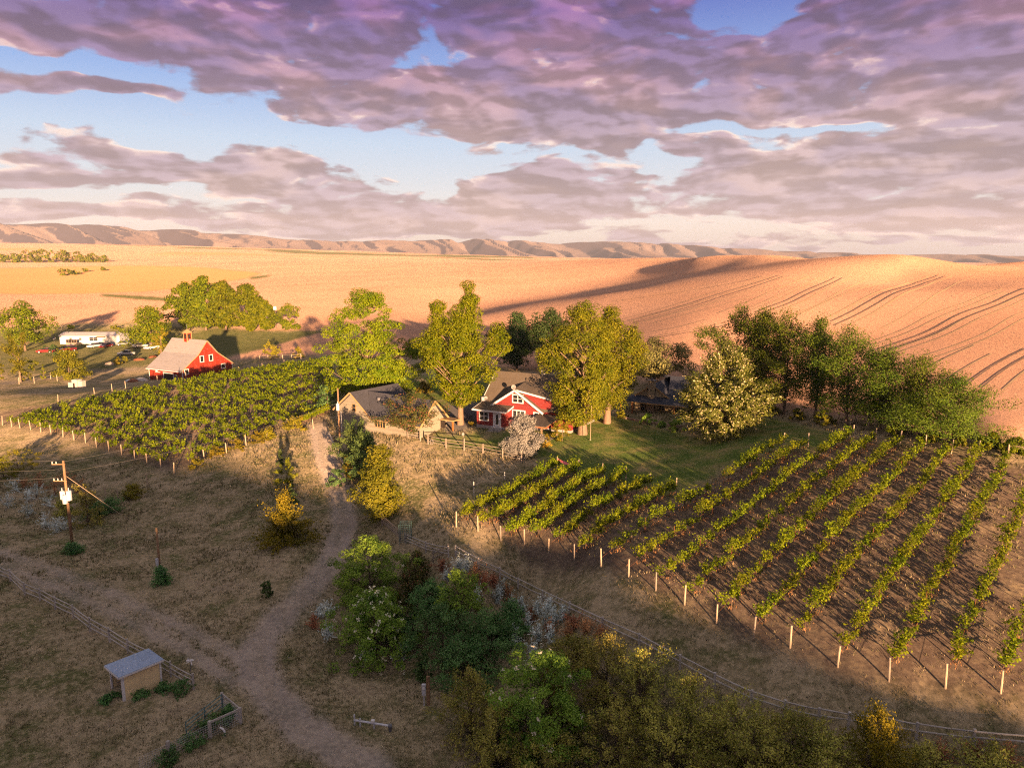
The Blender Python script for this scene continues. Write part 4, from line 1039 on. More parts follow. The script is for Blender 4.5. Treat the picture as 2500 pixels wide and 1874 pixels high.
# ------------------------------------------------------------------ red farmhouse
def farmhouse():
    z = 6.9
    H = frame('farmhouse', 'red farmhouse with white trim and brown shingle roof', 'house', (-5.2, 103.6, z), -28)
    eave, ridge, RD = 2.95, 7.45, 7.0
    s = Solid(); s.prism([(2.5, .45), (11.5, .45), (11.5, 3.25), (RD, ridge - .35), (2.5, 3.25)], 0.0, 14.0, 'x'); s.build('wall', M['red'], H)
    s = Solid(); s.prism([(1.5, .45), (9.5, .45), (9.5, 3.0), (5.5, 5.55), (1.5, 3.0)], 2.0, 6.6, 'y'); s.build('gable_wall', M['red'], H)
    s = Solid(); s.box(0, 4.6, 0, 2.6, .45, 2.62); s.build('porch_wall', M['red'], H)
    s = Solid(); s.box(-.06, 4.66, -.06, 2.6, -.6, .45); s.box(1.44, 9.56, 1.94, 6, -.6, .448); s.box(-.05, 14.05, 2.45, 11.55, -.6, .446); s.build('foundation', M['concrete'], H)
    # main roof, two slopes
    s = Solid(); s.slab([(-.6, 2.0, 2.95), (14.5, 2.0, 2.95), (14.5, RD, ridge), (-.6, RD, ridge)], .16); main = s.build('roof', M['roof_brown'], H)
    s = Solid(); s.slab([(-.6, 12.0, 2.95), (14.5, 12.0, 2.95), (14.5, RD, ridge - .002), (-.6, RD, ridge - .002)], .16); s.build('back_slope', M['roof_brown'], main)
    for a, b_ in (((-.62, 1.95, 2.83), (-.62, RD, ridge - .10)), ((-.62, 12.05, 2.83), (-.62, RD, ridge - .10))):
        s = Solid(); s.bar(a, b_, .06, .26); s.build('rake_board', M['white'], main)
    # front gable roof
    def gz(x): return 5.78 - abs(x - 5.5) * .655
    s = Solid(); s.slab([(5.5, 1.55, gz(5.5)), (5.5, 6.6, gz(5.5)), (.95, 6.6, gz(.95)), (.95, 1.55, gz(.95))], .15); g = s.build('gable_roof', M['roof_brown'], H)
    s = Solid(); s.slab([(5.5, 1.55, gz(5.5) - .002), (5.5, 6.6, gz(5.5) - .002), (10.05, 6.6, gz(10.05)), (10.05, 1.55, gz(10.05))], .15); s.build('right_slope', M['roof_brown'], g)
    for sx in (-1, 1):
        s = Solid(); s.bar((5.5 - sx * .02, 1.52, gz(5.5) - .10), (5.5 + sx * 4.6, 1.52, gz(10.1) - .10), .07, .30); s.build('rake_board', M['white'], g)
    # shed dormer with its red cheek on the right of the gable
    s = Solid(); s.prism([(5.4, 4.9), (9.6, 2.9), (10.9, 2.9), (10.9, 4.55), (9.7, 4.72), (5.4, 5.45)], 2.3, 6.4, 'y'); d = s.build('dormer_wall', M['red'], H)
    s = Solid(); s.slab([(5.2, 1.95, 5.80), (11.2, 1.95, 4.82), (11.2, 6.9, 5.75), (5.2, 6.9, 6.6)], .14); s.build('dormer_roof', M['roof_brown'], d)
    s = Solid(); s.bar((5.6, 1.92, 5.64), (11.2, 1.92, 4.72), .07, .24); s.build('fascia', M['white'], d)
    # porch roof
    s = Solid(); s.slab([(-.5, -.45, 2.78), (5.1, -.45, 2.78), (5.1, 2.0, 3.30), (-.5, 2.9, 3.45)], .13); pr = s.build('porch_roof', M['roof_brown'], H)
    s = Solid(); s.bar((-.55, -.48, 2.69), (5.15, -.48, 2.69), .06, .22); s.build('fascia', M['white'], pr)
    s = Solid(); s.bar((5.13, -.48, 2.69), (5.13, 1.95, 3.20), .06, .22); s.build('fascia', M['white'], pr)
    s = Solid(); s.bar((-.53, -.48, 2.69), (-.53, 2.85, 3.36), .06, .22); s.build('fascia', M['white'], pr)
    # windows
    window(H, 5.8, 2.0, 4.42, 1.55, 1.0, 1)
    w = window(H, 5.95, 2.0, 2.05, 1.85, 1.15, 2, rail=False)
    window(H, 8.8, 2.0, 2.15, .62, .85, 0)
    window(H, 1.25, 0.0, 1.78, 1.35, 1.15, 1)
    for (x, zz) in ((3.45, 0),):
        f = Solid(); f.box(x - .66, x - .46, -.07, 0, .45, 2.55); f.box(x + .46, x + .66, -.07, 0, .45, 2.55); f.box(x - .46, x + .46, -.07, 0, 2.4, 2.55)
        f.box(x - .46, x - .22, -.05, 0, .5, 2.4); f.box(x + .22, x + .46, -.05, 0, .5, 2.4); f.box(x - .22, x + .22, -.05, 0, .5, .72); f.box(x - .22, x + .22, -.05, 0, 2.2, 2.4); f.box(x - .95, x + .95, -.16, 0, .3, .45)
        dr = f.build('door', M['white'], H)
        gl = Solid(); gl.box(x - .22, x + .22, -.03, -.005, .72, 2.2); gl.build('pane', M['glass'], dr)
        hd = Solid(); hd.box(x + .28, x + .32, -.09, -.05, 1.3, 1.45); hd.build('handle', M['metal_dark'], dr)
    for a in range(3):
        s = Solid(); s.box(2.6 - a * .12, 4.4 + a * .05, -.45 - a * .42, -.165 if a == 0 else -.45 - (a - 1) * .42, -.5, .32 - a * .19); s.build('step', M['concrete'], H)
    s = Solid(); s.cyl((8.2, 2.8, gz(8.2) - .1), (8.2, 2.8, gz(8.2) + .55), .06); s.build('vent_pipe', M['white'], H)
    dish(H, (5.2, 1.8, 5.7), (.3, -.9, .35), .36, .42)
    dish(H, (.3, 2.2, 3.35), (.45, -.8, .4), .28, .65)
    dish(H, (8.0, 5.9, 6.3), (.5, -.8, .3), .38, 1.6)
    s = Solid(); s.box(-.45, .0, 2.2, 2.9, 3.5, 4.1); s.build('roof_unit', M['metal'], H)
    # pergola roof on posts
    Pg = frame('pergola', 'brown-roofed patio cover on wooden posts in front of the farmhouse', 'pergola', (-5.2, 103.6, z), -28)
    s = Solid(); s.slab([(9.3, -3.5, 2.12), (12.9, -3.5, 2.12), (12.9, 1.9, 2.55), (9.3, 1.9, 2.55)], .10); s.build('roof', M['roof_brown'], Pg)
    for a in ((9.3, -3.45), (12.8, -3.45)):
        s = Solid(); s.bar((a[0], -3.45, 1.98), (a[0], 1.85, 2.40), .09, .16); s.build('beam', M['post_orange'], Pg)
    s = Solid(); s.bar((9.2, -3.3, 1.92), (13.0, -3.3, 1.92), .1, .18); s.build('beam', M['post_orange'], Pg)
    for (a, b_) in ((9.5, -3.3), (12.2, -3.3), (12.7, .6)):
        s = Solid(); s.box(a - .09, a + .09, b_ - .09, b_ + .09, -.6, 1.90); s.build('post', M['pole'], Pg)
    s = Solid(); s.box(9.2, 13.0, -3.5, 1.9, -.4, .06); s.build('slab', M['concrete'], Pg)
farmhouse()

# ------------------------------------------------------------------ cream garage
def garage():
    z = 5.7
    G = frame('garage', 'cream clapboard garage with a dark shingle roof beside the drive', 'garage', (-20.6, 104.9, z), -35)
    s = Solid(); s.prism([(-8.2, -1.0), (9.1, -1.0), (9.1, 2.25), (-.4, 2.25), (-4.75, 5.45), (-8.2, 2.8)], 0, 5.9, 'y'); s.build('wall', M['cream'], G)
    s = Solid(); s.prism([(.02, 1.8), (5.88, 1.8), (2.95, 5.25)], 8.6, 9.102, 'x'); s.build('end_gable', M['cream'], G)
    # left wing: ridge runs back
    az = lambda x: 5.72 - abs(x + 4.75) * .785
    s = Solid(); s.slab([(-4.75, -.4, az(-4.75)), (-4.75, 10, az(-4.75)), (-8.6, 10, az(-8.6)), (-8.6, -.4, az(-8.6))], .14); r = s.build('roof', M['roof_dark'], G)
    s = Solid(); s.slab([(-4.75, -.4, az(-4.75) - .002), (-4.75, 10, az(-4.75) - .002), (-.1, 10, az(-.1)), (-.1, -.4, az(-.1))], .14); s.build('right_slope', M['roof_dark'], r)
    s = Solid(); s.prism([(-8.0, -1), (-.6, -1), (-.6, 2.3), (-4.75, 5.35), (-8.0, 2.7)], 5.91, 9.7, 'y'); s.build('rear_wall', M['cream'], G)
    for e in (-8.65, -.05):
        s = Solid(); s.bar((-4.75, -.43, az(-4.75) - .10), (e, -.43, az(e) - .10), .06, .24); s.build('rake_board', M['trim_tan'], r)
    # main range: ridge parallel to the front
    fz = lambda y: 5.50 - abs(y - 2.95) * 1.0
    s = Solid(); s.slab([(-.35, -.35, fz(-.35)), (9.5, -.35, fz(-.35)), (9.5, 2.95, fz(2.95)), (-4.2, 2.95, fz(2.95))], .14); m = s.build('main_roof', M['roof_dark'], G)
    s = Solid(); s.slab([(-.3, 6.25, fz(6.25)), (9.5, 6.25, fz(6.25)), (9.5, 2.95, fz(2.95) - .002), (-4.2, 2.95, fz(2.95) - .002)], .14); s.build('back_slope', M['roof_dark'], m)
    for e in (-.4, 6.3):
        s = Solid(); s.bar((9.53, 2.95, fz(2.95) - .1), (9.53, e, fz(e) - .1), .07, .26); s.build('rake_board', M['trim_tan'], m)
    s = Solid(); s.bar((-.3, -.38, fz(-.35) - .08), (9.5, -.38, fz(-.35) - .08), .05, .18); s.build('fascia', M['trim_tan'], m)
    s = Solid(); s.cyl((-1.0, 2.0, fz(2.0)), (-1.0, 2.0, fz(2.0) + .4), .28, .28, 10); s.build('roof_vent', M['metal_dark'], m)
    window(G, -4.3, 0, 3.35, .75, 1.0, 0, .07, True, 'trim_tan')
    window(G, 1.2, 0, 1.45, 2.1, .85, 3, .07, False, 'trim_tan')
    # little entrance roof at the far end with a stained post
    s = Solid(); s.box(9.12, 11.6, 4.4, 6.2, 2.35, 2.5); e = s.build('entrance_roof', M['trim_tan'], G)
    s = Solid(); s.box(11.2, 11.42, 4.6, 4.82, -.1, 2.35); s.build('post', M['post_orange'], e)
    s = Solid(); s.box(9.12, 12.0, 3.8, 6.4, -.5, .35); s.build('entrance_slab', M['concrete'], G)
    d = Solid(); d.box(9.105, 9.16, 4.5, 5.6, .36, 2.3); d.build('door', M['deck'], G)
garage()

# ------------------------------------------------------------------ low house with the dark roof
def low_house():
    z = 7.0
    L = frame('low_house', 'low tan house with a dark slate roof, chimney and porch behind the lawn', 'house', (22.2, 111.4, z), -30)
    s = Solid(); s.box(-3.6, 11.5, 0, 9.0, -.5, 2.6); s.build('wall', M['tan'], L)
    s = Solid(); s.prism([(-3.0, 2.6), (3.0, 2.6), (0, 4.75)], -.01, 9.0, 'y'); s.build('gable_wall', M['tan'], L)
    gz = lambda x: 5.0 - abs(x) * .70
    s = Solid(); s.slab([(0, -.3, gz(0)), (0, 9.4, gz(0)), (-3.7, 9.4, gz(3.7)), (-3.7, -.3, gz(3.7))], .14); r = s.build('roof', M['roof_navy'], L)
    s = Solid(); s.slab([(0, -.3, gz(0) - .002), (0, 9.4, gz(0) - .002), (3.4, 9.4, gz(3.4)), (3.4, -.3, gz(3.4))], .14); s.build('right_slope', M['roof_navy'], r)
    for sx in (-1, 1):
        s = Solid(); s.bar((0, -.33, 4.9), (sx * 3.5, -.33, gz(3.5) - .1), .06, .2); s.build('rake_board', M['trim_tan'], r)
    hz = lambda y: 5.7 - abs(y - 5.2) * .56
    s = Solid(); s.slab([(2.6, -.6, hz(-.6)), (12.2, -.6, hz(-.6)), (12.2, 5.2, hz(5.2)), (1.2, 5.2, hz(5.2))], .14); m = s.build('main_roof', M['roof_navy'], L)
    s = Solid(); s.slab([(0, 9.6, hz(9.6)), (12.2, 9.6, hz(9.6)), (12.2, 5.2, hz(5.2) - .002), (0, 5.2, hz(5.2) - .002)], .14); s.build('back_slope', M['roof_navy'], m)
    # porch
    s = Solid(); s.slab([(-4.6, -2.3, 2.35), (12.4, -2.3, 2.35), (12.4, .0, 3.05), (-4.6, .0, 3.05)], .12); p = s.build('porch_roof', M['roof_navy'], L)
    s = Solid(); s.bar((-4.6, -2.32, 2.26), (12.4, -2.32, 2.26), .06, .16); s.build('fascia', M['trim_tan'], p)
    s = Solid(); s.box(-4.6, 12.4, -2.4, 0, -.5, .12); s.build('porch_floor', M['concrete'], L)
    for x in (-4.4, -2.5, 4.2, 8.2, 12.0):
        s = Solid(); s.box(x - .1, x + .1, -2.2, -2.0, .12, 2.28); s.build('post', M['post_orange'], L)
    s = Solid(); s.box(-.55, .55, -.75, -.02, -.3, 2.35); s.box(-.5, .5, -.75, -.05, 2.35, 5.6); c = s.build('chimney', M['chim'], L)
    s = Solid(); s.box(-.62, .62, -.87, .07, 5.6, 5.72); s.build('cap', M['metal_dark'], c)
    s = Solid(); s.cyl((0, -.4, 5.72), (0, -.4, 6.0), .18); s.build('flue', M['metal_dark'], c)
    window(L, -1.4, 0, 1.35, .75, 1.5, 0, .08, True, 'trim_tan'); window(L, 1.6, 0, 1.35, .75, 1.5, 0, .08, True, 'trim_tan'); window(L, 7.2, 0, 1.4, 1.5, 1.2, 1, .08, True, 'trim_tan')
    f = Solid(); f.box(4.0, 4.9, -.05, 0, .14, 2.2); f.build('door', M['deck'], L)
    # stone edging of the bed, stone by stone
    E = frame('stone_edging', 'low reddish stone edging of the flower bed in front of the low house', 'edging', (0, 0, 0), 0)
    a, b_ = ground(1502, 1016), ground(1664, 1042)
    rnd = random.Random(4); n = 30
    for i in range(n):
        q = a.lerp(b_, (i + .5) / n); q.z = h1(q.x, q.y)
        s = Solid(); ln = (b_ - a).length / n * .47; hh = rnd.uniform(.18, .3); ww = rnd.uniform(.14, .22)
        s.box(-ln, ln, -ww, ww, -.1, hh)
        o = s.build('stone', M['stone'], E, bevel=.04); o.location = q; o.rotation_euler = (0, 0, math.atan2(b_.y - a.y, b_.x - a.x) + rnd.uniform(-.12, .12))
low_house()

# ------------------------------------------------------------------ red barn
def barn():
    z = -2.95
    Bn = frame('barn', 'weathered red barn with a pale flared roof and cupola', 'barn', (-93, 199.8, z), -29)
    Ln, Wd, ev = 14.8, 17.2, 3.75
    prof = [(0, ev), (2.2, ev + 1.55), (5.3, ev + 3.75), (8.6, ev + 7.5), (11.9, ev + 3.75), (15.0, ev + 1.55), (17.2, ev)]
    s = Solid(); s.prism([(0, -1.5)] + prof + [(17.2, -1.5)], -Ln, 0, 'x'); s.build('wall', M['barn'], Bn)
    ov = [(-.7, ev - .35), (2.2, ev + 1.75), (5.3, ev + 3.95), (8.6, ev + 7.75), (11.9, ev + 3.95), (15.0, ev + 1.75), (17.9, ev - .35)]
    roof = None
    for i in range(6):
        (y0, z0), (y1, z1) = ov[i], ov[i + 1]
        s = Solid(); s.slab([(-Ln - .5, y0, z0), (.45, y0, z0), (.45, y1, z1), (-Ln - .5, y1, z1)], .12)
        if roof is None: roof = s.build('roof', M['roof_metal'], Bn)
        else: s.build('roof_sheet', M['roof_metal'], roof)
    for i in range(6):
        (y0, z0), (y1, z1) = ov[i], ov[i + 1]
        s = Solid(); s.bar((.47, y0, z0 - .1), (.47, y1, z1 - .1), .05, .2); s.build('rake_board', M['trim_tan'], roof)
    s = Solid(); s.bar((-Ln - .5, -.72, ev - .44), (.45, -.72, ev - .44), .05, .16); s.build('eave_board', M['white'], roof)
    for (yy, zz, w, h) in ((6.7, ev + 2.5, 1.0, 1.55), (9.8, ev + 2.5, 1.0, 1.55), (1.35, ev - .55, 1.15, 1.2), (13.9, ev - .45, 1.15, 1.2)):
        window(Bn, yy, 0, zz, w, h, 0, .2, False, 'white', face='x')
    def sidebox(name, x0, x1, z0, z1, d, mat, par=Bn):
        s = Solid(); s.box(x0, x1, -d, -.002, z0, z1); return s.build(name, M[mat], par)
    dr = sidebox('dark_opening_panel', -8.2, -4.0, -.3, 2.45, .03, 'deck')  # near-black panel on the solid wall, colour stands in for the unlit inside
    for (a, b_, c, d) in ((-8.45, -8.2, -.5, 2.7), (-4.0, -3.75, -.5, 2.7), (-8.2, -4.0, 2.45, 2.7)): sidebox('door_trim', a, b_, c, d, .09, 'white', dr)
    window(Bn, -2.75, 0, 1.75, .7, .95, 0, .16, False)
    sidebox('door_track', -11.9, -9.7, 2.45, 2.62, .1, 'white'); sidebox('hay_hatch', -11.7, -11.0, 2.63, 3.2, .08, 'white'); sidebox('side_door', -11.6, -10.2, -.5, 2.44, .07, 'barn')
    for x in (-Ln - .12, -.1): sidebox('corner_board', x, x + .22, -1.5, ev, .06, 'white')
    s = Solid(); s.box(.002, .06, -.05, .2, -1.5, ev); s.build('corner_board', M['white'], Bn)
    s = Solid(); s.box(.002, .06, 17.0, 17.25, -1.5, ev); s.build('corner_board', M['white'], Bn)
    # cupola
    cx, cy, cz = -8.1, 8.6, ev + 6.6
    s = Solid(); s.box(cx - .75, cx + .75, cy - .75, cy + .75, cz, cz + 2.9); cu_ = s.build('cupola', M['barn'], Bn)
    s = Solid(); z1 = cz + 2.9; s.add([(cx - 1.1, cy - 1.1, z1), (cx + 1.1, cy - 1.1, z1), (cx + 1.1, cy + 1.1, z1), (cx - 1.1, cy + 1.1, z1), (cx, cy, z1 + 1.15)], [(0, 1, 4), (1, 2, 4), (2, 3, 4), (3, 0, 4), (3, 2, 1, 0)]); s.build('cupola_roof', M['trim_tan'], cu_)
    for sx, sy in ((-1, -1), (1, -1), (1, 1), (-1, 1)):
        s = Solid(); s.box(cx + sx * .75 - .08, cx + sx * .75 + .08, cy + sy * .75 - .08, cy + sy * .75 + .08, cz, z1 - .01); s.build('corner_post', M['trim_tan'], cu_)
    s = Solid(); s.box(cx - .4, cx + .4, cy - .80, cy - .752, cz + 1.2, z1 - .35); s.build('louvre', M['deck'], cu_)
    s = Solid(); s.box(cx + .752, cx + .80, cy - .4, cy + .4, cz + 1.2, z1 - .35); s.build('louvre', M['deck'], cu_)
    s = Solid(); s.cyl((cx, cy, z1 + 1.3), (cx, cy, z1 + 2.6), .05); s.build('finial', M['metal_dark'], cu_)
barn()

# ------------------------------------------------------------------ white trailer home and its yard
def trailer():
    a = ground(147, 840)
    T = frame('trailer_home', 'long white trailer home with a pale low roof in the valley', 'house', a, 0)
    Lx = px_size(a, 146); W_ = 8.0; ev, rg = px_size(a, 20.5), px_size(a, 27)
    s = Solid(); s.prism([(0, -.3), (W_, -.3), (W_, ev), (W_ / 2, rg), (0, ev)], 0, Lx, 'x'); s.build('wall', M['trailer'], T)
    s = Solid(); s.slab([(-.4, -.4, ev), (Lx + .4, -.4, ev), (Lx + .4, W_ / 2, rg + .15), (-.4, W_ / 2, rg + .15)], .12); r = s.build('roof', M['trailer_roof'], T)
    s = Solid(); s.slab([(-.4, W_ + .4, ev), (Lx + .4, W_ + .4, ev), (Lx + .4, W_ / 2, rg + .148), (-.4, W_ / 2, rg + .148)], .12); s.build('back_slope', M['trailer_roof'], r)
    for (f, w, h) in ((.185, 1.1, 1.0), (.345, 1.1, 1.0), (.53, 1.7, 1.4), (.60, 1.7, 1.4)): window(T, Lx * f, 0, ev * .62, w, h, 0, .08, True)
    s = Solid(); s.box(Lx * .69, Lx * .75, -.06, 0, .5, ev * .85); s.build('door', M['white'], T)
    s = Solid(); s.slab([(Lx * .64, -2, ev * .88), (Lx * .78, -2, ev * .88), (Lx * .78, -.02, ev * .98), (Lx * .64, -.02, ev * .98)], .1); s.build('door_canopy', M['trim_tan'], T)
    s = Solid(); s.box(Lx * .17, Lx * .36, -3.0, -.1, .1, .9); d = s.build('deck', M['wood'], T)
    for k in range(5):
        s = Solid(); s.bar((Lx * (.175 + .043 * k), -2.9, .9), (Lx * (.175 + .043 * k), -2.9, 2.4), .12); s.build('deck_post', M['wood'], d)
    s = Solid(); s.box(Lx * .17, Lx * .36, -2.95, -2.85, 1.1, 2.3); s.build('deck_screen', M['deck'], d)
    s = Solid(); s.box(Lx * .7, Lx * .745, -1.3, -.08, 0, .5); s.build('step', M['wood'], T)
    # round dish on a post left of the trailer
    q = ground(133, 842); D = link('yard_dish', None, label='round white dish on a post left of the trailer', cat='dish', loc=q)
    dish(D, (0, 0, 1.2), (.2, -.95, .2), .7, 1.8, 'bowl')
trailer()

CAR_PAINT = {}
def car_mat(name, c):
    m, t, b = new_mat(name); t.put(b.inputs['Base Color'], c); b.inputs['Roughness'].default_value = .3; b.inputs['Specular IOR Level'].default_value = .5; b.inputs['Coat Weight'].default_value = .5
    return m
for nm, c in (('red', (.32, .02, .02)), ('white', (.72, .70, .68)), ('dark', (.03, .035, .05)), ('silver', (.42, .40, .38)), ('maroon', (.14, .015, .02))): CAR_PAINT[nm] = car_mat('car_' + nm, c)
def car(u, v, deg, paint, label, kind='sedan'):
    """body, cabin glass, four wheels and lamps"""
    o = frame('parked_car', label, 'car', ground(u, v), deg, group='cars parked round the trailer')
    o.scale = (1.35, 1.35, 1.35)
    L, Wd = 4.6, 1.8
    if kind == 'sedan': lo, cab = [(-2.3, .35), (2.3, .35), (2.32, .75), (1.3, .95), (-1.5, .95), (-2.3, .85)], [(-1.7, .95), (1.05, .95), (.35, 1.45), (-1.1, 1.45)]
    else: lo, cab = [(-2.3, .4), (2.3, .4), (2.32, .95), (1.2, 1.1), (-2.3, 1.1)], [(-2.2, 1.1), (1.0, 1.1), (.5, 1.75), (-2.0, 1.75)]
    s = Solid(); s.prism(lo, -Wd / 2, Wd / 2, 'y'); b = s.build('body', CAR_PAINT[paint], o, bevel=.05)
    s = Solid(); s.prism(cab, -Wd / 2 + .14, Wd / 2 - .14, 'y'); s.build('windows', M['glass'], o, bevel=.03)
    top = [(cab[3][0] + .1, cab[3][1]), (cab[2][0] - .1, cab[2][1]), (cab[2][0] - .14, cab[2][1] + .05), (cab[3][0] + .14, cab[3][1] + .05)]
    s = Solid(); s.prism(top, -Wd / 2 + .16, Wd / 2 - .16, 'y'); s.build('roof', CAR_PAINT[paint], o)
    for x in (-1.45, 1.45):
        for y in (-1, 1):
            s = Solid(); s.cyl((x, y * (Wd / 2 - .2), .34), (x, y * (Wd / 2 + .02), .34), .34, .34, 12); w = s.build('wheel', M['black'], o)
            s = Solid(); s.cyl((x, y * (Wd / 2), .34), (x, y * (Wd / 2 + .035), .34), .2, .2, 10); s.build('rim', M['metal'], w)
    for y in (-.6, .6):
        s = Solid(); s.box(2.28, 2.34, y - .18, y + .18, .62, .76); s.build('headlight', M['white'], o)
    return o
for a in ((232, 848, 255, 'white', 'white car parked before the trailer windows'), (259, 848, 265, 'red', 'red car parked below the trailer door'), (303, 843, 20, 'dark', 'dark car parked at the right end of the trailer'), (371, 852, 250, 'white', 'white car half hidden by the slim poplar'), (165, 858, 235, 'maroon', 'dark red car on the grass in front of the trailer deck', 'suv'),
          (112, 861, 190, 'red', 'small red vehicle alone on the dark grass at far left'), (309, 867, 200, 'silver', 'pale car on the gravel left of the barn'), (343, 848, 30, 'silver', 'silver car under the big round tree right of the trailer')):
    car(*a)
def block_hut():
    p = ground(178, 947); o = frame('concrete_hut', 'small pale concrete hut beyond the left vineyard', 'hut', p, -12)
    k = px_size(p, 1)
    s = Solid(); s.box(-13 * k, 1 * k, 0, 14 * k, -.5, 13 * k); s.build('low_room', M['bulk'], o)
    s = Solid(); s.box(1.02 * k, 16 * k, -3 * k, 12 * k, -.5, 21 * k); s.build('room', M['bulk'], o)
    s = Solid(); s.box(16.02 * k, 27 * k, 0, 12 * k, -.5, 18 * k); s.build('side_room', M['bulk'], o)
    s = Solid(); s.box(4 * k, 9 * k, -3.3 * k, -3 * k, -.3, 13 * k); s.build('door', M['deck'], o)
block_hut()

# ------------------------------------------------------------------ small yellow shelter
def shelter():
    F = Vector(ground(302, 1711)); 
    S = frame('shelter', 'small open-fronted yellow animal shelter with a blue-grey roof', 'shed', F, 49)
    w, d, h = 2.75, 2.25, 1.95                            # yellow wall along x, opening at x = 0
    s = Solid(); s.box(0, w, 0, .05, -.1, h - .02); s.build('side_wall', M['yellow'], S)
    s = Solid(); s.box(.06, w - .06, d - .05, d, -.1, h - .14); s.build('far_wall', M['yellow'], S)
    s = Solid(); s.box(w - .05, w, .052, d - .052, -.1, h - .08); s.build('back_wall', M['yellow'], S)
    for (x, y, t_) in ((-.02, -.03, .17), (-.02, d - .10, .12), (w - .09, -.03, .12)):
        s = Solid(); s.box(x, x + t_, y, y + t_, -.2, h); s.build('post', M['white'], S)
    s = Solid(); s.slab([(-.25, -.22, h + .16), (w + .18, -.22, h + .16), (w + .18, d + .22, h + .02), (-.25, d + .22, h + .02)], .06); r = s.build('roof', M['blueroof'], S)
    for a, b_ in (((-.27, -.22, h + .05), (-.27, d + .22, h - .09)), ((-.25, -.25, h + .06), (w + .18, -.25, h + .06)), ((w + .2, -.22, h + .05), (w + .2, d + .22, h - .09))):
        s = Solid(); s.bar(a, b_, .035, .13); s.build('fascia', M['white'], r)
    s = Solid(); s.bar((.04, d / 2, 1.0), (w - .06, d / 2, .95), .05, .09); s.build('brace', M['wood'], S)
    s = Solid(); s.box(.9, .98, .06, d - .06, 1.3, 1.38); s.build('crossbeam', M['wood'], S)
shelter()

# ------------------------------------------------------------------ vineyards
def vine_data(seed, dens=1.0, leafmat='vine', far=False):
    """one grapevine: short trunk, two cordon arms, upright shoots; local x runs along the row"""
    rng = np.random.default_rng(seed)
    wood = [tube([(0, 0, -.1), (.03, .02, .4), (0, 0, .78)], [.045, .035, .03], 5), tube([(-.85, 0, .8), (0, 0, .76), (.85, 0, .82)], [.014, .028, .014], 4)]
    C, N = [], []
    ns = int((21 if seed < 903 else 12) * dens)
    for k in range(ns):
        x = rng.uniform(-1.05, 1.05) * (.62 if far else 1); side = rng.normal() * .22
        L = rng.uniform(.45, 1.05) * (1.1 - .25 * abs(x))
        base = np.array([x, 0, .72 + rng.uniform(-.1, .1)])
        d = unit(np.array([rng.normal() * .28, side + rng.normal() * .25, 1.0]))
        tip = base + d * L + np.array([0, side * .5, -.10 * L])
        n = int(20 * L / .8) + 7 if not far else 8
        t = rng.uniform(.0, 1.02, n)[:, None]
        c = base * (1 - t) + tip * t + rng.normal(size=(n, 3)) * np.array([.11, .13, .08])
        C.append(c); N.append(rng.normal(size=(n, 3)) * .7 + np.array([0, 0, .45]) + unit(c - np.array([x, 0, .7])) * .5)
        if not far: wood.append(tube([base, (base + tip) / 2, tip], [.008, .006, .003], 3))
    C, N = np.concatenate(C), unit(np.concatenate(N))
    v1, q1 = leaf_quads(C, N, .155 if not far else .27, rng, .75)
    n = 34 if not far else 6
    wc = np.c_[rng.normal(size=n) * .55, rng.normal(size=n) * .16, rng.uniform(.03, .38, n)]
    v2, q2 = leaf_quads(wc, unit(np.c_[rng.normal(size=n), rng.normal(size=n), rng.uniform(0, .5, n)]), .22, rng, .25, np.array([0, 0, 1.0]))
    v3, q3 = join(wood) if not far else tube([(0, 0, -.1), (0, 0, .8)], [.05, .03], 3)
    return [(v1, q1), (v2, q2), (v3, q3)], (len(q1), len(q2), len(q3))
def vine_mesh(seed, **kw):
    parts, cnt = vine_data(seed, **kw)
    return mesh_np('foliage', *parts[0], [LEAF['vine']]), mesh_np('trunk', *parts[2], [BARK_DARK]), parts[1]
VINES = [vine_mesh(900 + i, dens=1.0 + .2 * (i % 3)) for i in range(9)]
RROWS = [((1114, 1286), (1360, 1146)), ((1167, 1296), (1412, 1154)), ((1223, 1321), (1471, 1165)), ((1280, 1330), (1528, 1171)), ((1339, 1350), (1587, 1190)), ((1402, 1368), (1651, 1203)),
         ((1468, 1382), (1913, 1088)), ((1535, 1407), (1973, 1090)), ((1601, 1441), (2083, 1071)), ((1671, 1477), (2138, 1078)), ((1749, 1522), (2197, 1085)), ((1840, 1556), (2258, 1097)), ((1929, 1581), (2322, 1107)),
         ((2045, 1628), (2388, 1112)), ((2170, 1662), (2459, 1123)), ((2308, 1679), (2540, 1136)), ((2443, 1691), (2630, 1150))]
def post_mesh(h, r, mat, seed=0):
    s = Solid(); s.cyl((0, 0, -.2), (.02, 0, h), r, r * .92, 8)
    o = s.build('post', mat); me = o.data; bpy.data.objects.remove(o); return me
POST_R = [post_mesh(1.7, .075, M['post_pale']), post_mesh(1.58, .07, M['post_pale']), post_mesh(1.65, .07, M['wood'])]
STAKE = post_mesh(1.5, .022, M['rust'])
rv = random.Random(12)
all_vines = []
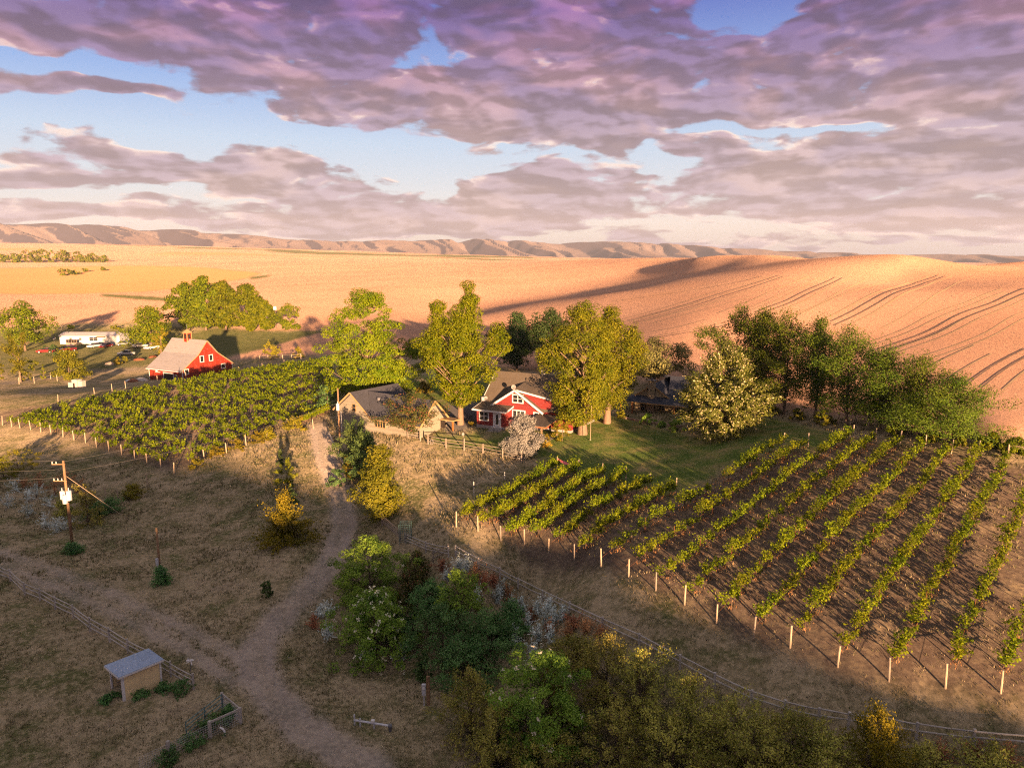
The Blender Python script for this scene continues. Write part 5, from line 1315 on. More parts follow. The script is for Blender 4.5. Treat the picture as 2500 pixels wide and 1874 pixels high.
for ri, (a, b) in enumerate(RROWS):
    A, B = ground(*a), ground(*b)
    L = math.hypot(B.x - A.x, B.y - A.y); ang = math.atan2(B.y - A.y, B.x - A.x)
    sp = 1.2 if ri < 6 else 1.95
    n = int((L - 1.0) / sp)
    for k in range(n):
        d = 1.1 + (k + .5 + rv.uniform(-.14, .14)) * (L - 1.4) / n
        if ri >= 6 and rv.random() < .04: continue
        x, y = A.x + math.cos(ang) * d, A.y + math.sin(ang) * d
        third = 'lower' if d < L * .33 else 'middle' if d < L * .66 else 'upper'
        all_vines.append((math.hypot(x, y), x + rv.gauss(0, .08), y + rv.gauss(0, .08), ang, ri, k))
    for end, p, lab in ((0, A, 'near'), (1, B, 'far')):
        u_, v_, _ = project(p.x, p.y, p.z)
        if u_ > 2520: continue
        o = link('vineyard_post', POST_R[(ri + end) % 3], label=f'pale post at the {lab} end of the {ORD[ri]} right-hand vine row', cat='post', group='end posts of the right vineyard', loc=p, rz=rv.uniform(0, 6))
        o.rotation_euler[0] = rv.uniform(-.04, .04); o.rotation_euler[1] = rv.uniform(-.06, .04)
    for k in range(1, int(L / 8) + 1):
        d = k * L / (int(L / 8) + 1) + rv.uniform(-.5, .5)
        x, y = A.x + math.cos(ang) * d, A.y + math.sin(ang) * d
        u_, v_, _ = project(x, y, h1(x, y))
        if u_ > 2500: continue
        o = link('vine_stake', STAKE, label=f'{ORD[k - 1]} thin rusty stake up the {ORD[ri]} vine row beside the farmhouse lawn', cat='stake', group='stakes of the right vineyard', loc=(x, y, h1(x, y)))
        o.rotation_euler[0] = rv.uniform(-.05, .05)
    pts = [(A.x + math.cos(ang) * L * t, A.y + math.sin(ang) * L * t) for t in np.linspace(0, 1, 10)]
    path = [(x, y, h1(x, y) + .82) for x, y in pts]
    v, q = tube(path, [.010] * 10, 3)
    link('trellis_wire', mesh_np('trellis_wire', v, q, [M['rust']]), label=f'trellis wire along the {ORD[ri]} vine row right of the farmhouse', cat='wire', group='trellis wires of the right vineyard')
all_vines = [t for t in all_vines if project(t[1], t[2], h1(t[1], t[2]))[0] < 2520]
all_vines.sort()
weeds = []
for i, (d, x, y, ang, ri, k) in enumerate(all_vines[:300]):
    fo, tr, wd = VINES[i % 3 if ri < 6 else 3 + i * 5 % 6]
    z = h1(x, y); rz = ang + (math.pi if i % 2 else 0); s = rv.uniform(.92, 1.30)
    o = link('grapevine', None, label=f'{ORD[k]} grapevine up the {ORD[ri]} row beside the farmhouse lawn', cat='grapevine', group='grapevines of the right vineyard', loc=(x, y, z), rz=rz)
    o.scale = (s, s * rv.uniform(.9, 1.2) * (.72 if ri < 6 else 1), s * rv.uniform(.88, 1.12))
    link('foliage', fo, o); link('trunk', tr, o)
    c, sn = math.cos(rz), math.sin(rz)
    weeds.append((wd[0] @ np.array([[c, sn, 0], [-sn, c, 0], [0, 0, 1]]) * rv.uniform(.7, 1.3) + np.array([x, y, z]), wd[1]))
V, Q = join(weeds)
link('vine_row_weeds', mesh_np('vine_row_weeds', V, Q, [LEAF['weed']]), kind='stuff', label='dry orange weeds under the vine rows', cat='weeds')
# the rest, and the crowded left vineyard, read as one mass
LROWS = [(6, 1038), (29, 1042), (49, 1045), (75, 1049), (100, 1055), (125, 1061), (154, 1067), (181, 1075), (209, 1081), (236, 1093), (266, 1102), (297, 1111), (329, 1124), (359, 1134), (393, 1148), (425, 1158)]
def vine_mass():
    rng = np.random.default_rng(5)
    protos = [vine_data(700 + i, dens=.75, far=True)[0] for i in range(7)]
    acc = [[], [], []]
    spots = [(x, y, a, 1.0) for (_, x, y, a, _, _) in all_vines[300:]]
    A0, B0 = ground(425, 1158), ground(700, 1045)
    ang = math.atan2(B0.y - A0.y, B0.x - A0.x) 
    P = [ground(*p) for p in LROWS]
    starts = []
    for a, b in zip(P[:-1], P[1:]): starts += [a, a.lerp(b, .5)]
    starts.append(P[-1])
    for t in (.35, .7, 1.05, 1.4, 1.75, 2.1): starts.append(P[-1].lerp(B0, t * .52) + Vector((1.2, 0, 0)))
    for i, s in enumerate(starts):
        for k in range(70):
            d = 1.2 + k * 2.6 + rng.uniform(-.45, .45)
            x, y = s.x + math.cos(ang) * d, s.y + math.sin(ang) * d
            if not inside(SOIL_L, np.array([x]), np.array([y]))[0]: 
                if k > 6: break
                continue
            if rng.uniform() < .15: continue
            spots.append((x, y, ang, .95))
    zs = hgt([s[0] for s in spots], [s[1] for s in spots])
    for (x, y, a, sc), z in zip(spots, zs):
        c, s_ = math.cos(a), math.sin(a); k = sc * rng.uniform(.85, 1.3)
        Rm = np.array([[c, s_, 0], [-s_, c, 0], [0, 0, 1]]) * k
        pr = protos[int(rng.integers(7))]
        for j in range(3): acc[j].append((pr[j][0] @ Rm + np.array([x, y, z]), pr[j][1]))
    J = [join(a) for a in acc]
    V, Q = join(J)
    link('grapevine_rows', mesh_np('grapevine_rows', V, Q, [LEAF['vine_far'], LEAF['weed'], BARK_DARK], np.repeat([0, 1, 2], [len(j[1]) for j in J])), kind='stuff', label='crowded sunlit grapevines of the left vineyard', cat='grapevines')
    return len(spots)
vine_mass()
def left_posts():
    sets = ((LROWS, 'counted from the left along the front of the left vineyard', 'front posts of the left vineyard', 1.75),
            (((499, 1122), (553, 1106), (601, 1086), (652, 1071), (700, 1045), (765, 1046)), 'counted upwards along the track side of the left vineyard', 'track-side posts of the left vineyard', 1.6),
            (((142, 982), (231, 965), (274, 955), (307, 948), (385, 934), (455, 925), (523, 919), (582, 911), (641, 903), (694, 894)), 'counted from the left along the far brow of the left vineyard', 'far posts of the left vineyard', 1.7),
            (((360, 1183), (259, 1218), (289, 1223)), 'counted from the right among the posts below the left vineyard', 'lone posts below the left vineyard', 1.6))
    for px, where, grp, h in sets:
        me = post_mesh(h, .085, M['post_pale'])
        for i, p in enumerate(px):
            q = ground(*p)
            o = link('vineyard_post', me, label=f'{ORD[i]} pale post {where}', cat='post', group=grp, loc=q); o.rotation_euler = (rv.uniform(-.05, .05), rv.uniform(-.06, .06), rv.uniform(0, 6))
left_posts()

# ------------------------------------------------------------------ fences
def rail_fence(name, label, pts, h, rails, mat, pw=.11, rh=.11, skip=(), round_=True, top=None):
    """posts and rails, each a piece of its own"""
    o = link(name, None, label=label, cat='fence', loc=pts[0])
    loc0 = Vector(pts[0])
    rr = random.Random(len(pts) * 7 + int(abs(loc0.x)))
    for i, p in enumerate(pts):
        q = Vector(p) - loc0
        hh = h * (1.08 if top is None or i not in top else top[i])
        s = Solid(); s.cyl(q + Vector((0, 0, -.3)), q + Vector((rr.uniform(-.04, .04), rr.uniform(-.04, .04), hh)), pw, pw * .9, 7); s.build('post', mat, o)
    for i in range(len(pts) - 1):
        if i in skip: continue
        a, b = Vector(pts[i]) - loc0, Vector(pts[i + 1]) - loc0
        for r in rails:
            s = Solid(); z1, z2 = r * h + rr.uniform(-.04, .04), r * h + rr.uniform(-.05, .04)
            m_ = (a + b) / 2 + Vector((0, 0, (z1 + z2) / 2 + rr.uniform(-.05, .02)))
            v, q = tube([a + Vector((0, 0, z1)), m_, b + Vector((0, 0, z2))], [rh / 2 * rr.uniform(.85, 1.2), rh / 2, rh / 2 * rr.uniform(.7, 1.1)], 6)
            link('rail', mesh_np('rail', v, q, [mat]), o)
    return o
G_ = lambda L: [ground(*p) for p in L]
rail_fence('rail_fence', 'split rail fence between the dry bank and the lawn before the farmhouse', G_(((1045, 1084), (1089, 1093), (1133, 1099), (1179, 1107), (1227, 1116), (1274, 1129))), 1.25, (.95, .62, .30), M['wood'], .10, .10, top={0: 1.15, 2: 1.35, 5: 1.3})
rail_fence('rail_fence', 'short rail fence panel at the garage corner', G_(((996, 1068), (1026, 1076))), 1.2, (.95, .62, .30), M['wood'], .09, .09)
rail_fence('rail_fence', 'long grey rail fence crossing the lower left corner', G_(((-30, 1396), (26, 1419), (61, 1452), (98, 1466), (135, 1487), (180, 1508), (221, 1540), (269, 1566), (313, 1594), (365, 1620), (417, 1651), (472, 1682))), 1.2, (.95, .62, .28), M['fence_dull'], .09, .10)
rail_fence('rail_fence', 'crooked fallen rails beside the drive below the utility pole', G_(((804, 1068), (820, 1104), (837, 1136))), .85, (.9, .5), M['fence_dull'], .08, .13)
rail_fence('rail_fence', 'rail fence stub under the gold-topped columnar tree', G_(((873, 1200), (888, 1218))), .8, (.9, .5), M['fence_dull'], .08, .12)
rail_fence('rail_fence', 'dark wooden fence panel left of the wire cage', G_(((934, 1283), (977, 1322))), 1.3, (.95, .75, .55, .35), M['wood'], .10, .12)
rail_fence('rail_fence', 'low wooden fence right of the wire cage', G_(((990, 1326), (1040, 1348), (1095, 1360))), 1.1, (.95, .65, .35), M['fence_dull'], .09, .11)
rail_fence('rail_fence', 'broken rails leaning in the gap above the sagebrush', G_(((1058, 1372), (1093, 1352))), 1.0, (.9, .45), M['wood'], .08, .13)
rail_fence('rail_fence', 'long weathered rail fence along the thicket below the vineyard', G_(((1113, 1358), (1169, 1388), (1220, 1412), (1265, 1437), (1325, 1467), (1390, 1498), (1470, 1538), (1560, 1580), (1660, 1632), (1745, 1678), (1834, 1722), (1915, 1748), (1997, 1766), (2070, 1778), (2146, 1786), (2237, 1803), (2377, 1821), (2520, 1834))), 1.05, (.95, .55), M['fence_dull'], .10, .12)
rail_fence('rail_fence', 'pale rail fence by the young pines beyond the left vineyard', G_(((634, 882), (655, 881), (690, 880), (712, 880), (735, 878))), 1.7, (.95, .55), M['post_pale'], .12, .14)
rail_fence('rail_fence', 'wooden braces at the wheat edge under the fifth row tree', G_(((2046, 1035), (2076, 1040), (2086, 1034), (2120, 1043))), 1.5, (.9, .3), M['post_pale'], .10, .10)
rail_fence('post_line', 'line of thin posts along the grassy edge beyond the left vineyard', G_(((47, 938), (84, 936), (124, 925), (140, 930))), 1.8, (), M['post_pale'], .10)
def pen():
    pts = G_(((340, 1885), (413, 1850), (514, 1800), (588, 1766), (544, 1728)))
    o = link('wire_pen', None, label='small wire pen with grey wooden posts in the bottom left foreground', cat='pen', loc=pts[0]); l0 = Vector(pts[0])
    hs = 1.15
    for p in pts[1:]:
        s = Solid(); q = p - l0; s.box(q.x - .09, q.x + .09, q.y - .09, q.y + .09, q.z - .3, q.z + hs + .1); s.build('post', M['fence_dull'], o)
    for a, b in ((2, 3), (3, 4)):
        s = Solid(); s.bar(pts[a] - l0 + Vector((0, 0, hs)), pts[b] - l0 + Vector((0, 0, hs)), .07, .13); s.build('top_rail', M['fence_dull'], o)
    for a, b in ((0, 1), (1, 2), (2, 3), (3, 4)):
        A, B = pts[a] - l0, pts[b] - l0; L = (B - A).length; parts = []
        for k in range(int(L / .16)):
            q = A.lerp(B, (k + .5) * .16 / L); parts.append(tube([q, q + Vector((0, 0, hs - .1))], [.009, .009], 3))
        for k in range(7):
            z = Vector((0, 0, .08 + k * .16)); parts.append(tube([A + z, B + z], [.009, .009], 3))
        v, q = join(parts); link('wire_mesh', mesh_np('wire_mesh', v, q, [M['metal']]), o, kind='stuff')
    # teal tube gate
    A, B = ground(544, 1730), ground(456, 1800)
    g = link('tube_gate', None, label='faded teal tube gate leaning along the wire pen', cat='gate', loc=A)
    D = B - A
    for z in (.25, .55, .85, 1.15):
        v, q = tube([(0, 0, z), tuple(D + Vector((0, 0, z)))], [.03, .03], 6); link('bar', mesh_np('bar', v, q, [M['teal']]), g)
    for t in (0, .5, 1):
        v, q = tube([tuple(D * t), tuple(D * t + Vector((0, 0, 1.2)))], [.035, .035], 6); link('upright', mesh_np('upright', v, q, [M['teal']]), g)
pen()

# ------------------------------------------------------------------ poles, wires and yard fittings
def pole(label, u, v, vtop, r, cans=(), box=None, arm=False):
    p = ground(u, v); h = height_to(p, vtop)
    o = link('utility_pole', None, label=label, cat='pole', loc=p)
    s = Solid(); s.cyl((0, 0, -.5), (0, 0, h), r, r * .72, 10); s.build('shaft', M['pole'], o, smooth=True)
    for (dx, dy, z0, z1, rr) in cans:
        s = Solid(); s.cyl((dx, dy, z0), (dx, dy, z1), rr, rr, 12); s.cyl((dx, dy, z1 + .002), (dx, dy, z1 + .07), rr * 1.06, rr * .85, 12); c = s.build('transformer', M['metal'], o)
        s = Solid(); s.cyl((dx, dy, z1 + .08), (dx, dy, z1 + .38), .05, .035, 6); s.build('bushing', M['white'], c)
    if arm:
        for (z, n) in ((h - .35, 2), (h - 2.2, 3)):
            s = Solid(); s.bar((-1.15, -.16, z), (.25, -.16, z), .09, .11); a = s.build('crossarm', M['pole'], o)
            for k in range(n):
                x = -1.1 + k * .42
                s = Solid(); s.cyl((x, -.16, z + .06), (x, -.16, z + .30), .055, .03, 6); s.build('insulator', M['white'], a)
    return o, p, h
_, P1, H1 = pole('tall utility pole with three transformers on the left slope', 178, 1342, 1124, .17, cans=((.36, -.22, 5.75, 6.75, .27), (-.38, -.15, 5.85, 6.7, .24), (.02, -.42, 5.45, 6.35, .26)), arm=True)
o2, P2, H2 = pole('utility pole with one transformer at the garage corner', 830, 1081, 947, .15, cans=((-.02, -.36, 5.0, 5.95, .24),))
s = Solid(); s.cyl((.35, -.05, -.3), (.35, -.05, 4.8), .05); s.build('conduit', M['metal'], o2)
o3, P3, H3 = pole('short bare pole with a grey meter box in the dry field', 392, 1408, 1288, .13)
s = Solid(); s.box(-.22, .02, -.30, -.13, 1.35, 2.05); s.build('meter_box', M['metal'], o3)
s = Solid(); s.cyl((-.1, -.2, -.2), (-.1, -.2, 1.35), .04); s.build('conduit', M['metal'], o3)
def wire(label, a, b, sag, r=.011, mat='wire'):
    a, b = Vector(a), Vector(b); n = 18
    pts = [a.lerp(b, t) - Vector((0, 0, 4 * sag * t * (1 - t))) for t in np.linspace(0, 1, n)]
    v, q = tube([tuple(p) for p in pts], [r] * n, 4)
    link('power_line', mesh_np('power_line', v, q, [M[mat]]), label=label, cat='cable')
wire('upper overhead cable between the left pole and the garage pole', P1 + Vector((0, 0, H1 - .1)), P2 + Vector((0, 0, H2 - .15)), .9)
wire('lower overhead cable between the left pole and the garage pole', P1 + Vector((0, 0, H1 - 1.3)), P2 + Vector((0, 0, H2 - 2.2)), .9)
wire('upper cable leaving the left pole past the left edge', P1 + Vector((-.9, -.1, H1)), P1 + Vector((-60, 12, H1 + .5)), 1.4)
wire('lower cable leaving the left pole past the left edge', P1 + Vector((-.9, -.1, H1 - 1.0)), P1 + Vector((-60, 10, H1 - .8)), 1.4)
wire('lowest cable leaving the left pole past the left edge', P1 + Vector((-.9, -.1, H1 - 1.9)), P1 + Vector((-60, 9, H1 - 2.4)), 1.4)
wire('taut guy wire from the left pole down to the dry slope', P1 + Vector((0, 0, H1 - 1.6)), ground(350, 1294), 0.0, .03, 'post_pale')
def meter_post():
    p = ground(1046, 1720); o = link('meter_post', None, label='wooden post with a grey electric meter box beside the thicket', cat='post', loc=p)
    h = height_to(p, 1650)
    s = Solid(); s.box(-.12, .12, -.1, .1, -.3, h); s.build('shaft', M['pole'], o)
    s = Solid(); s.box(-.46, -.16, -.16, .04, .85, 1.75); b = s.build('meter_box', M['metal'], o, bevel=.02)
    s = Solid(); s.cyl((-.31, -.2, 1.45), (-.31, -.12, 1.45), .10, .10, 10); s.build('dial', M['white'], b)
    s = Solid(); s.cyl((-.31, -.06, -.2), (-.31, -.06, .85), .05); s.build('conduit', M['metal'], o)
meter_post()
def pipework():
    A, B = ground(866, 1770), ground(953, 1784)
    o = link('irrigation_pipe', None, label='grey irrigation pipe manifold lying in the dark grass', cat='pipe', loc=A); D = B - A
    s = Solid(); s.cyl((0, 0, .42), tuple(D + Vector((0, 0, .42))), .075); s.build('pipe', M['metal'], o)
    for t, z in ((0, .85), (.16, .6), (.55, .62)):
        q = D * t; s = Solid(); s.cyl(tuple(q + Vector((0, 0, -.1))), tuple(q + Vector((0, 0, z))), .06); s.build('riser', M['metal'], o)
    s = Solid(); q = D; s.cyl(tuple(q + Vector((-.12, 0, .4))), tuple(q + Vector((.12, 0, .4))), .17, .17, 10); s.cyl(tuple(q + Vector((0, 0, -.1))), tuple(q + Vector((0, 0, .3))), .1); s.build('valve', M['metal_dark'], o)
    s = Solid(); q = D * .52; s.box(q.x - .12, q.x + .12, q.y - .1, q.y + .1, q.z + .5, q.z + .66); s.build('joint', M['white'], o)
pipework()
def small_yard():
    p = ground(549, 1796); o = link('standpipe', None, label='white bent plastic standpipe below the wire pen', cat='pipe', loc=p)
    v, q = tube([(0, 0, -.1), (0, 0, .35), (-.10, 0, .55), (-.32, .05, .62)], [.07, .07, .07, .06], 8); link('pipe', mesh_np('pipe', v, q, [M['white']], smooth=True), o)
    # whirligig on the corner post of the left fence
    p = ground(469, 1678); o = link('whirligig', None, label='white bird whirligig on a rod at the end of the grey fence', cat='ornament', loc=p)
    s = Solid(); s.cyl((0, 0, 0), (0, 0, 2.1), .02); s.build('rod', M['metal_dark'], o)
    v, q = tube([(-.30, 0, 2.18), (-.18, 0, 2.22), (.05, 0, 2.20), (.22, 0, 2.26), (.30, 0, 2.28)], [.02, .09, .11, .06, .02], 8); b = link('body', mesh_np('body', v, q, [M['white']], smooth=True), o)
    for k in range(4):
        a = k * math.pi / 2 + .4; s = Solid(); s.slab([(.08, -.02, 2.22), (.12, -.02, 2.22), (.12 + .28 * math.cos(a), -.16, 2.22 + .30 * math.sin(a)), (.02 + .28 * math.cos(a), -.16, 2.22 + .30 * math.sin(a))], .015); s.build('blade', M['white'], o)
    # hose reel hoop on the rail fence
    p = ground(1054, 1088); o = link('hose_coil', None, label='white hose coil hung on the first post of the split rail fence', cat='hose', loc=p)
    ang = np.linspace(0, 2 * np.pi, 17)
    v, q = tube(np.c_[.22 * np.cos(ang), 0 * ang - .05, .55 + .34 * np.sin(ang)], [.04] * 17, 6); link('coil', mesh_np('coil', v, q, [M['dish']], smooth=True), o)
    # rope swing pole on the lawn
    p = ground(1441, 1074); o = link('swing_rope', None, label='long thin rope hanging from the huge tree over the lawn', cat='rope', loc=p)
    v, q = tube([(0, 0, .05), (.05, 0, 3), (.15, .05, 7)], [.035, .03, .03], 5); link('rope', mesh_np('rope', v, q, [M['post_pale']]), o)
    s = Solid(); s.cyl((0, 0, -.02), (0, 0, .12), .12, .1); s.build('seat', M['wood'], o)
    # hammock between the two upper posts
    A, B = ground(1360, 1146), ground(1412, 1154); o = link('hammock', None, label='pink hammock slung between two upper vineyard posts', cat='hammock', loc=A); D = B - A
    n = 12; V = []; 
    for i in range(n + 1):
        t = i / n; c = D * t + Vector((0, 0, 1.45 - 4 * .62 * t * (1 - t))); w = .06 + .42 * math.sin(math.pi * t)
        side = Vector((-D.y, D.x, 0)).normalized()
        V += [c - side * w + Vector((0, 0, .12 * math.sin(math.pi * t))), c, c + side * w + Vector((0, 0, .12 * math.sin(math.pi * t)))]
    F = [(3 * i + j, 3 * i + j + 1, 3 * i + j + 4, 3 * i + j + 3) for i in range(n) for j in range(2)]
    me = mesh_np('sling', np.array([tuple(x) for x in V]), F, [M['pink']], smooth=True); link('sling', me, o)
    # thin white irrigation markers in the dry garden
    for (u, v_, vt, lab) in ((1157, 1209, 1175, 'thin white stake in the dry garden nearer the vines'), (1232, 1173, 1152, 'thin white stake in the dry garden nearer the lawn')):
        p = ground(u, v_); s = Solid(); s.cyl((0, 0, -.1), (0, 0, height_to(p, vt)), .035); s.build('marker_stake', M['white'], label=lab, cat='stake', loc=p)
    # birdhouse pole in the fence line
    p = ground(1131, 1096); o = link('bird_house', None, label='little bird house on a pole behind the split rail fence', cat='bird house', loc=p)
    s = Solid(); s.cyl((0, 0, -.1), (0, 0, 1.95), .04); s.build('pole', M['wood'], o)
    s = Solid(); s.prism([(-.16, 1.95), (.16, 1.95), (.16, 2.2), (0, 2.36), (-.16, 2.2)], -.14, .14, 'y'); s.build('box', M['dish'], o)
    # wire cage
    p = ground(990, 1322); o = link('wire_cage', None, label='square green wire cage at the gap in the garden fence', cat='cage', loc=p); k = 1.15; hh = height_to(p, 1276)
    for sx in (-1, 1):
        for sy in (-1, 1):
            s = Solid(); s.cyl((sx * k / 2, sy * k / 2, -.1), (sx * k / 2, sy * k / 2, hh), .025); s.build('upright', M['teal'], o)
    parts = []
    for i in range(9):
        z = .2 + i * (hh - .2) / 8
        for a, b in (((-1, -1), (1, -1)), ((1, -1), (1, 1)), ((1, 1), (-1, 1)), ((-1, 1), (-1, -1))): parts.append(tube([(a[0] * k / 2, a[1] * k / 2, z), (b[0] * k / 2, b[1] * k / 2, z)], [.012, .012], 3))
    for i in range(7):
        t = -k / 2 + k * i / 6
        parts.append(tube([(t, -k / 2, hh), (t, k / 2, hh)], [.012, .012], 3))
        for yy in (-k / 2, k / 2): parts.append(tube([(t, yy, 0), (t, yy, hh)], [.012, .012], 3))
    v, q = join(parts); link('wire_mesh', mesh_np('wire_mesh', v, q, [M['teal']]), o, kind='stuff')
    # two white signs at the grove
    for (u, v_, vt, lab) in ((653, 776, 755, 'left white panel beside the grove behind the barn'), (674, 778, 748, 'right white panel on the post beside the grove')):
        p = ground(u, 806); k = px_size(p, 1); z0 = height_to(p, v_ - 12); z1 = height_to(p, vt)
        o = link('sign_panel', None, label=lab, cat='sign', loc=p)
        s = Solid(); s.box(-3.6 * k, 3.6 * k, -.1, .1, z1 - 8 * k, z1); s.build('panel', M['white'], o)
        s = Solid(); s.cyl((0, .15, -.3), (0, .15, z1 - 1 * k), .3 * k * 1.0); s.build('post', M['wood'], o)
    # junk beside the barn
    for (u, v_, lab, m_, sz) in ((325, 932, 'maroon tarped pile beside the barn', 'rust', 1.4), (348, 930, 'pale tarped pile beside the barn', 'bulk', 1.7), (341, 879, 'rusty red implement in the grass left of the barn roof', 'rust', 1.5), (372, 872, 'rusty implement touching the barn roof line', 'rust', 1.5), (270, 890, 'wooden trailer bed beside the small bright bush', 'post_pale', 1.5), (316, 930, 'white wrapped bale beside the barn', 'white', .9), (322, 932, 'second white wrapped bale beside the barn', 'white', .9)):
        p = ground(u, v_); o = link('yard_pile', None, label=lab, cat='pile', loc=p, rz=rv.uniform(0, 3))
        bm = bmesh.new(); bmesh.ops.create_icosphere(bm, subdivisions=2, radius=1)
        for vv in bm.verts:
            f = 1 + .35 * (vnoise(np.array([vv.co.x * 1.7 + u]), np.array([vv.co.y * 1.7 + vv.co.z]), 3)[0] - .5); vv.co = Vector((vv.co.x * sz * 1.3 * f, vv.co.y * sz * f, max(vv.co.z, -.2) * sz * .6 * f))
        me = bpy.data.meshes.new('heap'); bm.to_mesh(me); bm.free(); me.materials.append(M[m_]); link('heap', me, o)
small_yard()
p = ground(151, 812); s = Solid(); s.cyl((0, 0, -.3), (0, 0, height_to(p, 790)), .14); s.build('flag_pole', M['post_pale'], label='thin pole behind the left end of the trailer', cat='pole', loc=p)

# ------------------------------------------------------------------ thicket in the gully
EL = dict(leaf='elder', prof='dome', trunk=.04, irr=.5, inner=.4, bark=BARK_DARK, limb=.3)
tree_px('elderberry_bush', 'large elderberry bush beside the bend of the dirt track', 'bush', 905, 1470, 1318, 190, ls=.17, leaves=20000, nb=200, br=.48, flowers=10, **EL)
tree_px('elderberry_bush', 'round elderberry bush dotted with many cream flower heads', 'bush', 918, 1608, 1446, 205, ls=.16, leaves=20000, nb=220, br=.44, flowers=150, **EL)
tree_px('elderberry_bush', 'tall dark elderberry with large white flower heads in the foreground thicket', 'bush', 1318, 1850, 1590, 245, ls=.15, leaves=26000, nb=240, br=.46, flowers=85, **EL)
tree_px('elderberry_bush', 'sunlit yellow-green elder shoot at the heart of the thicket', 'bush', 1345, 1780, 1615, 75, ls=.13, leaves=6500, leaf='gold', prof='egg', trunk=.1, irr=.5, bark=BARK_DARK)  # gold leaves instead of elder green: sunlight put into the colour
def shrubs(lst, name, cat, **kw):
    for a in lst:
        u, v, vt, wp, lab = a[:5]; k2 = dict(kw); k2.update(a[5] if len(a) > 5 else {})
        tree_px(name, lab, cat, u, v, vt, wp, **k2)
TH = dict(leaf='thicket', prof='dome', trunk=.05, irr=.7, inner=.4, stretch=.5, ls=.15, asp=.45, leaves=9000, nb=170, br=.36, bark=BARK_DARK, limb=.6, flat=1.0)
shrubs(((1150, 1800, 1640, 130, 'olive weedy shrub at the left end of the foreground thicket'), (1215, 1880, 1730, 140, 'olive weedy shrub cut by the bottom edge left of the tall elderberry'), (1330, 1920, 1800, 190, 'yellow-green feathery shrub at the bottom edge below the tall elderberry'), (1478, 1720, 1555, 150, 'tall olive shrub right behind the tall elderberry'),
        (1560, 1780, 1580, 190, 'largest olive shrub in the middle of the thicket'), (1500, 1900, 1720, 190, 'twiggy olive shrub at the bottom edge right of the tall elderberry'), (1680, 1830, 1650, 180, 'olive shrub beside the weathered fence in mid thicket'), (1640, 1920, 1740, 200, 'dark olive shrub at the bottom edge in mid thicket'), (1790, 1860, 1700, 170, 'olive shrub hiding the weathered fence'),
        (1830, 1940, 1770, 210, 'twiggy olive shrub at the bottom edge towards the right'), (1930, 1870, 1745, 160, 'olive shrub left of the bright yellow bush'), (2010, 1930, 1790, 180, 'low olive shrub at the bottom edge left of the bright yellow bush'), (2260, 1930, 1830, 150, 'low dark shrub right of the bright yellow bush'), (2420, 1940, 1845, 220, 'low dull shrub in the bottom right corner'), (1400, 1640, 1560, 120, 'olive shrub behind the white flower heads')), 'thicket_shrub', 'shrub', **TH)
tree_px('thicket_shrub', 'bright golden sunlit bush at the bottom edge on the right', 'shrub', 2130, 1900, 1735, 165, **{**TH, 'leaf': 'gold'})  # thicket shrub with gold leaves, colour stands in for a patch of sun
NT_ = dict(leaf='nettle', prof='dome', trunk=.04, irr=.5, inner=.3, ls=.17, leaves=6500, nb=130, br=.4, bark=BARK_DARK, limb=.3, stretch=.3)
shrubs(((1050, 1520, 1415, 130, 'dark green nettle mound right of the large elderberry'), (1120, 1500, 1395, 120, 'green nettle mound below the sagebrush', {'leaf': 'elder'}), (1080, 1600, 1480, 170, 'deep green nettle mound in the middle of the gully'), (1190, 1600, 1490, 160, 'dark green nettle mound left of the olive shrubs'), (1130, 1660, 1560, 150, 'lowest dark nettle mound in the gully'), (1010, 1470, 1380, 80, 'reddish-green mound behind the large elderberry', {'leaf': 'red'}), (960, 1560, 1480, 90, 'dark mound between the two elderberry bushes', {'leaf': 'dark'}), (1250, 1560, 1470, 90, 'nettle mound among the sagebrush'), (1020, 1420, 1350, 70, 'tawny mound at the low wooden fence', {'leaf': 'red'})), 'nettle_mound', 'weeds', **NT_)
SG = dict(leaf='sage', prof='vase', trunk=.06, irr=.4, inner=.1, ls=.21, bark=BARK_DARK, limb=.4, stretch=1.0, asp=.3, nb=26, leaves=520, br=.3)
sage_px = ((1120, 1392, 1362, 34), (1140, 1400, 1368, 36), (1092, 1420, 1390, 30), (1225, 1450, 1420, 34), (1215, 1476, 1440, 30), (1252, 1492, 1456, 36), (1275, 1500, 1462, 38), (1262, 1530, 1490, 40), (1290, 1540, 1498, 36), (1310, 1500, 1464, 34), (1340, 1496, 1462, 36), (1330, 1530, 1492, 40), (1352, 1524, 1488, 32), (1375, 1516, 1484, 36), (1315, 1572, 1526, 44), (1345, 1570, 1530, 40), (1260, 1580, 1540, 42), (1300, 1610, 1570, 46), (1165, 1470, 1438, 24), (780, 1508, 1478, 34), (800, 1500, 1474, 30), (800, 1558, 1526, 40), (893, 1618, 1574, 44), (980, 1610, 1580, 36),
           (40, 1200, 1168, 50), (90, 1215, 1180, 56), (20, 1240, 1205, 50), (70, 1262, 1228, 46), (110, 1290, 1255, 52), (140, 1300, 1270, 50), (70, 1225, 1196, 40), (120, 1240, 1210, 44), (160, 1292, 1266, 40))
cnt_ = {}
for i, (u, v, vt, wp) in enumerate(sorted(sage_px)):
    left = u < 500
    w_ = 0 if left else 2 if u > 1050 else 1
    cnt_[w_] = cnt_.get(w_, -1) + 1; od = ORD[cnt_[w_]]
    tree_px('sagebrush', (f'{od} silver sagebrush clump from the left behind the tall utility pole' if left else f'{od} silver sagebrush clump from the left by the weathered fence' if u > 1050 else f'{od} silver sagebrush clump from the left at the foot of the elderberry bushes'), 'sagebrush', u, v, vt, wp, group='sagebrush on the left slope' if left else 'sagebrush by the fence' if u > 1050 else 'sagebrush under the elderberries', **SG)
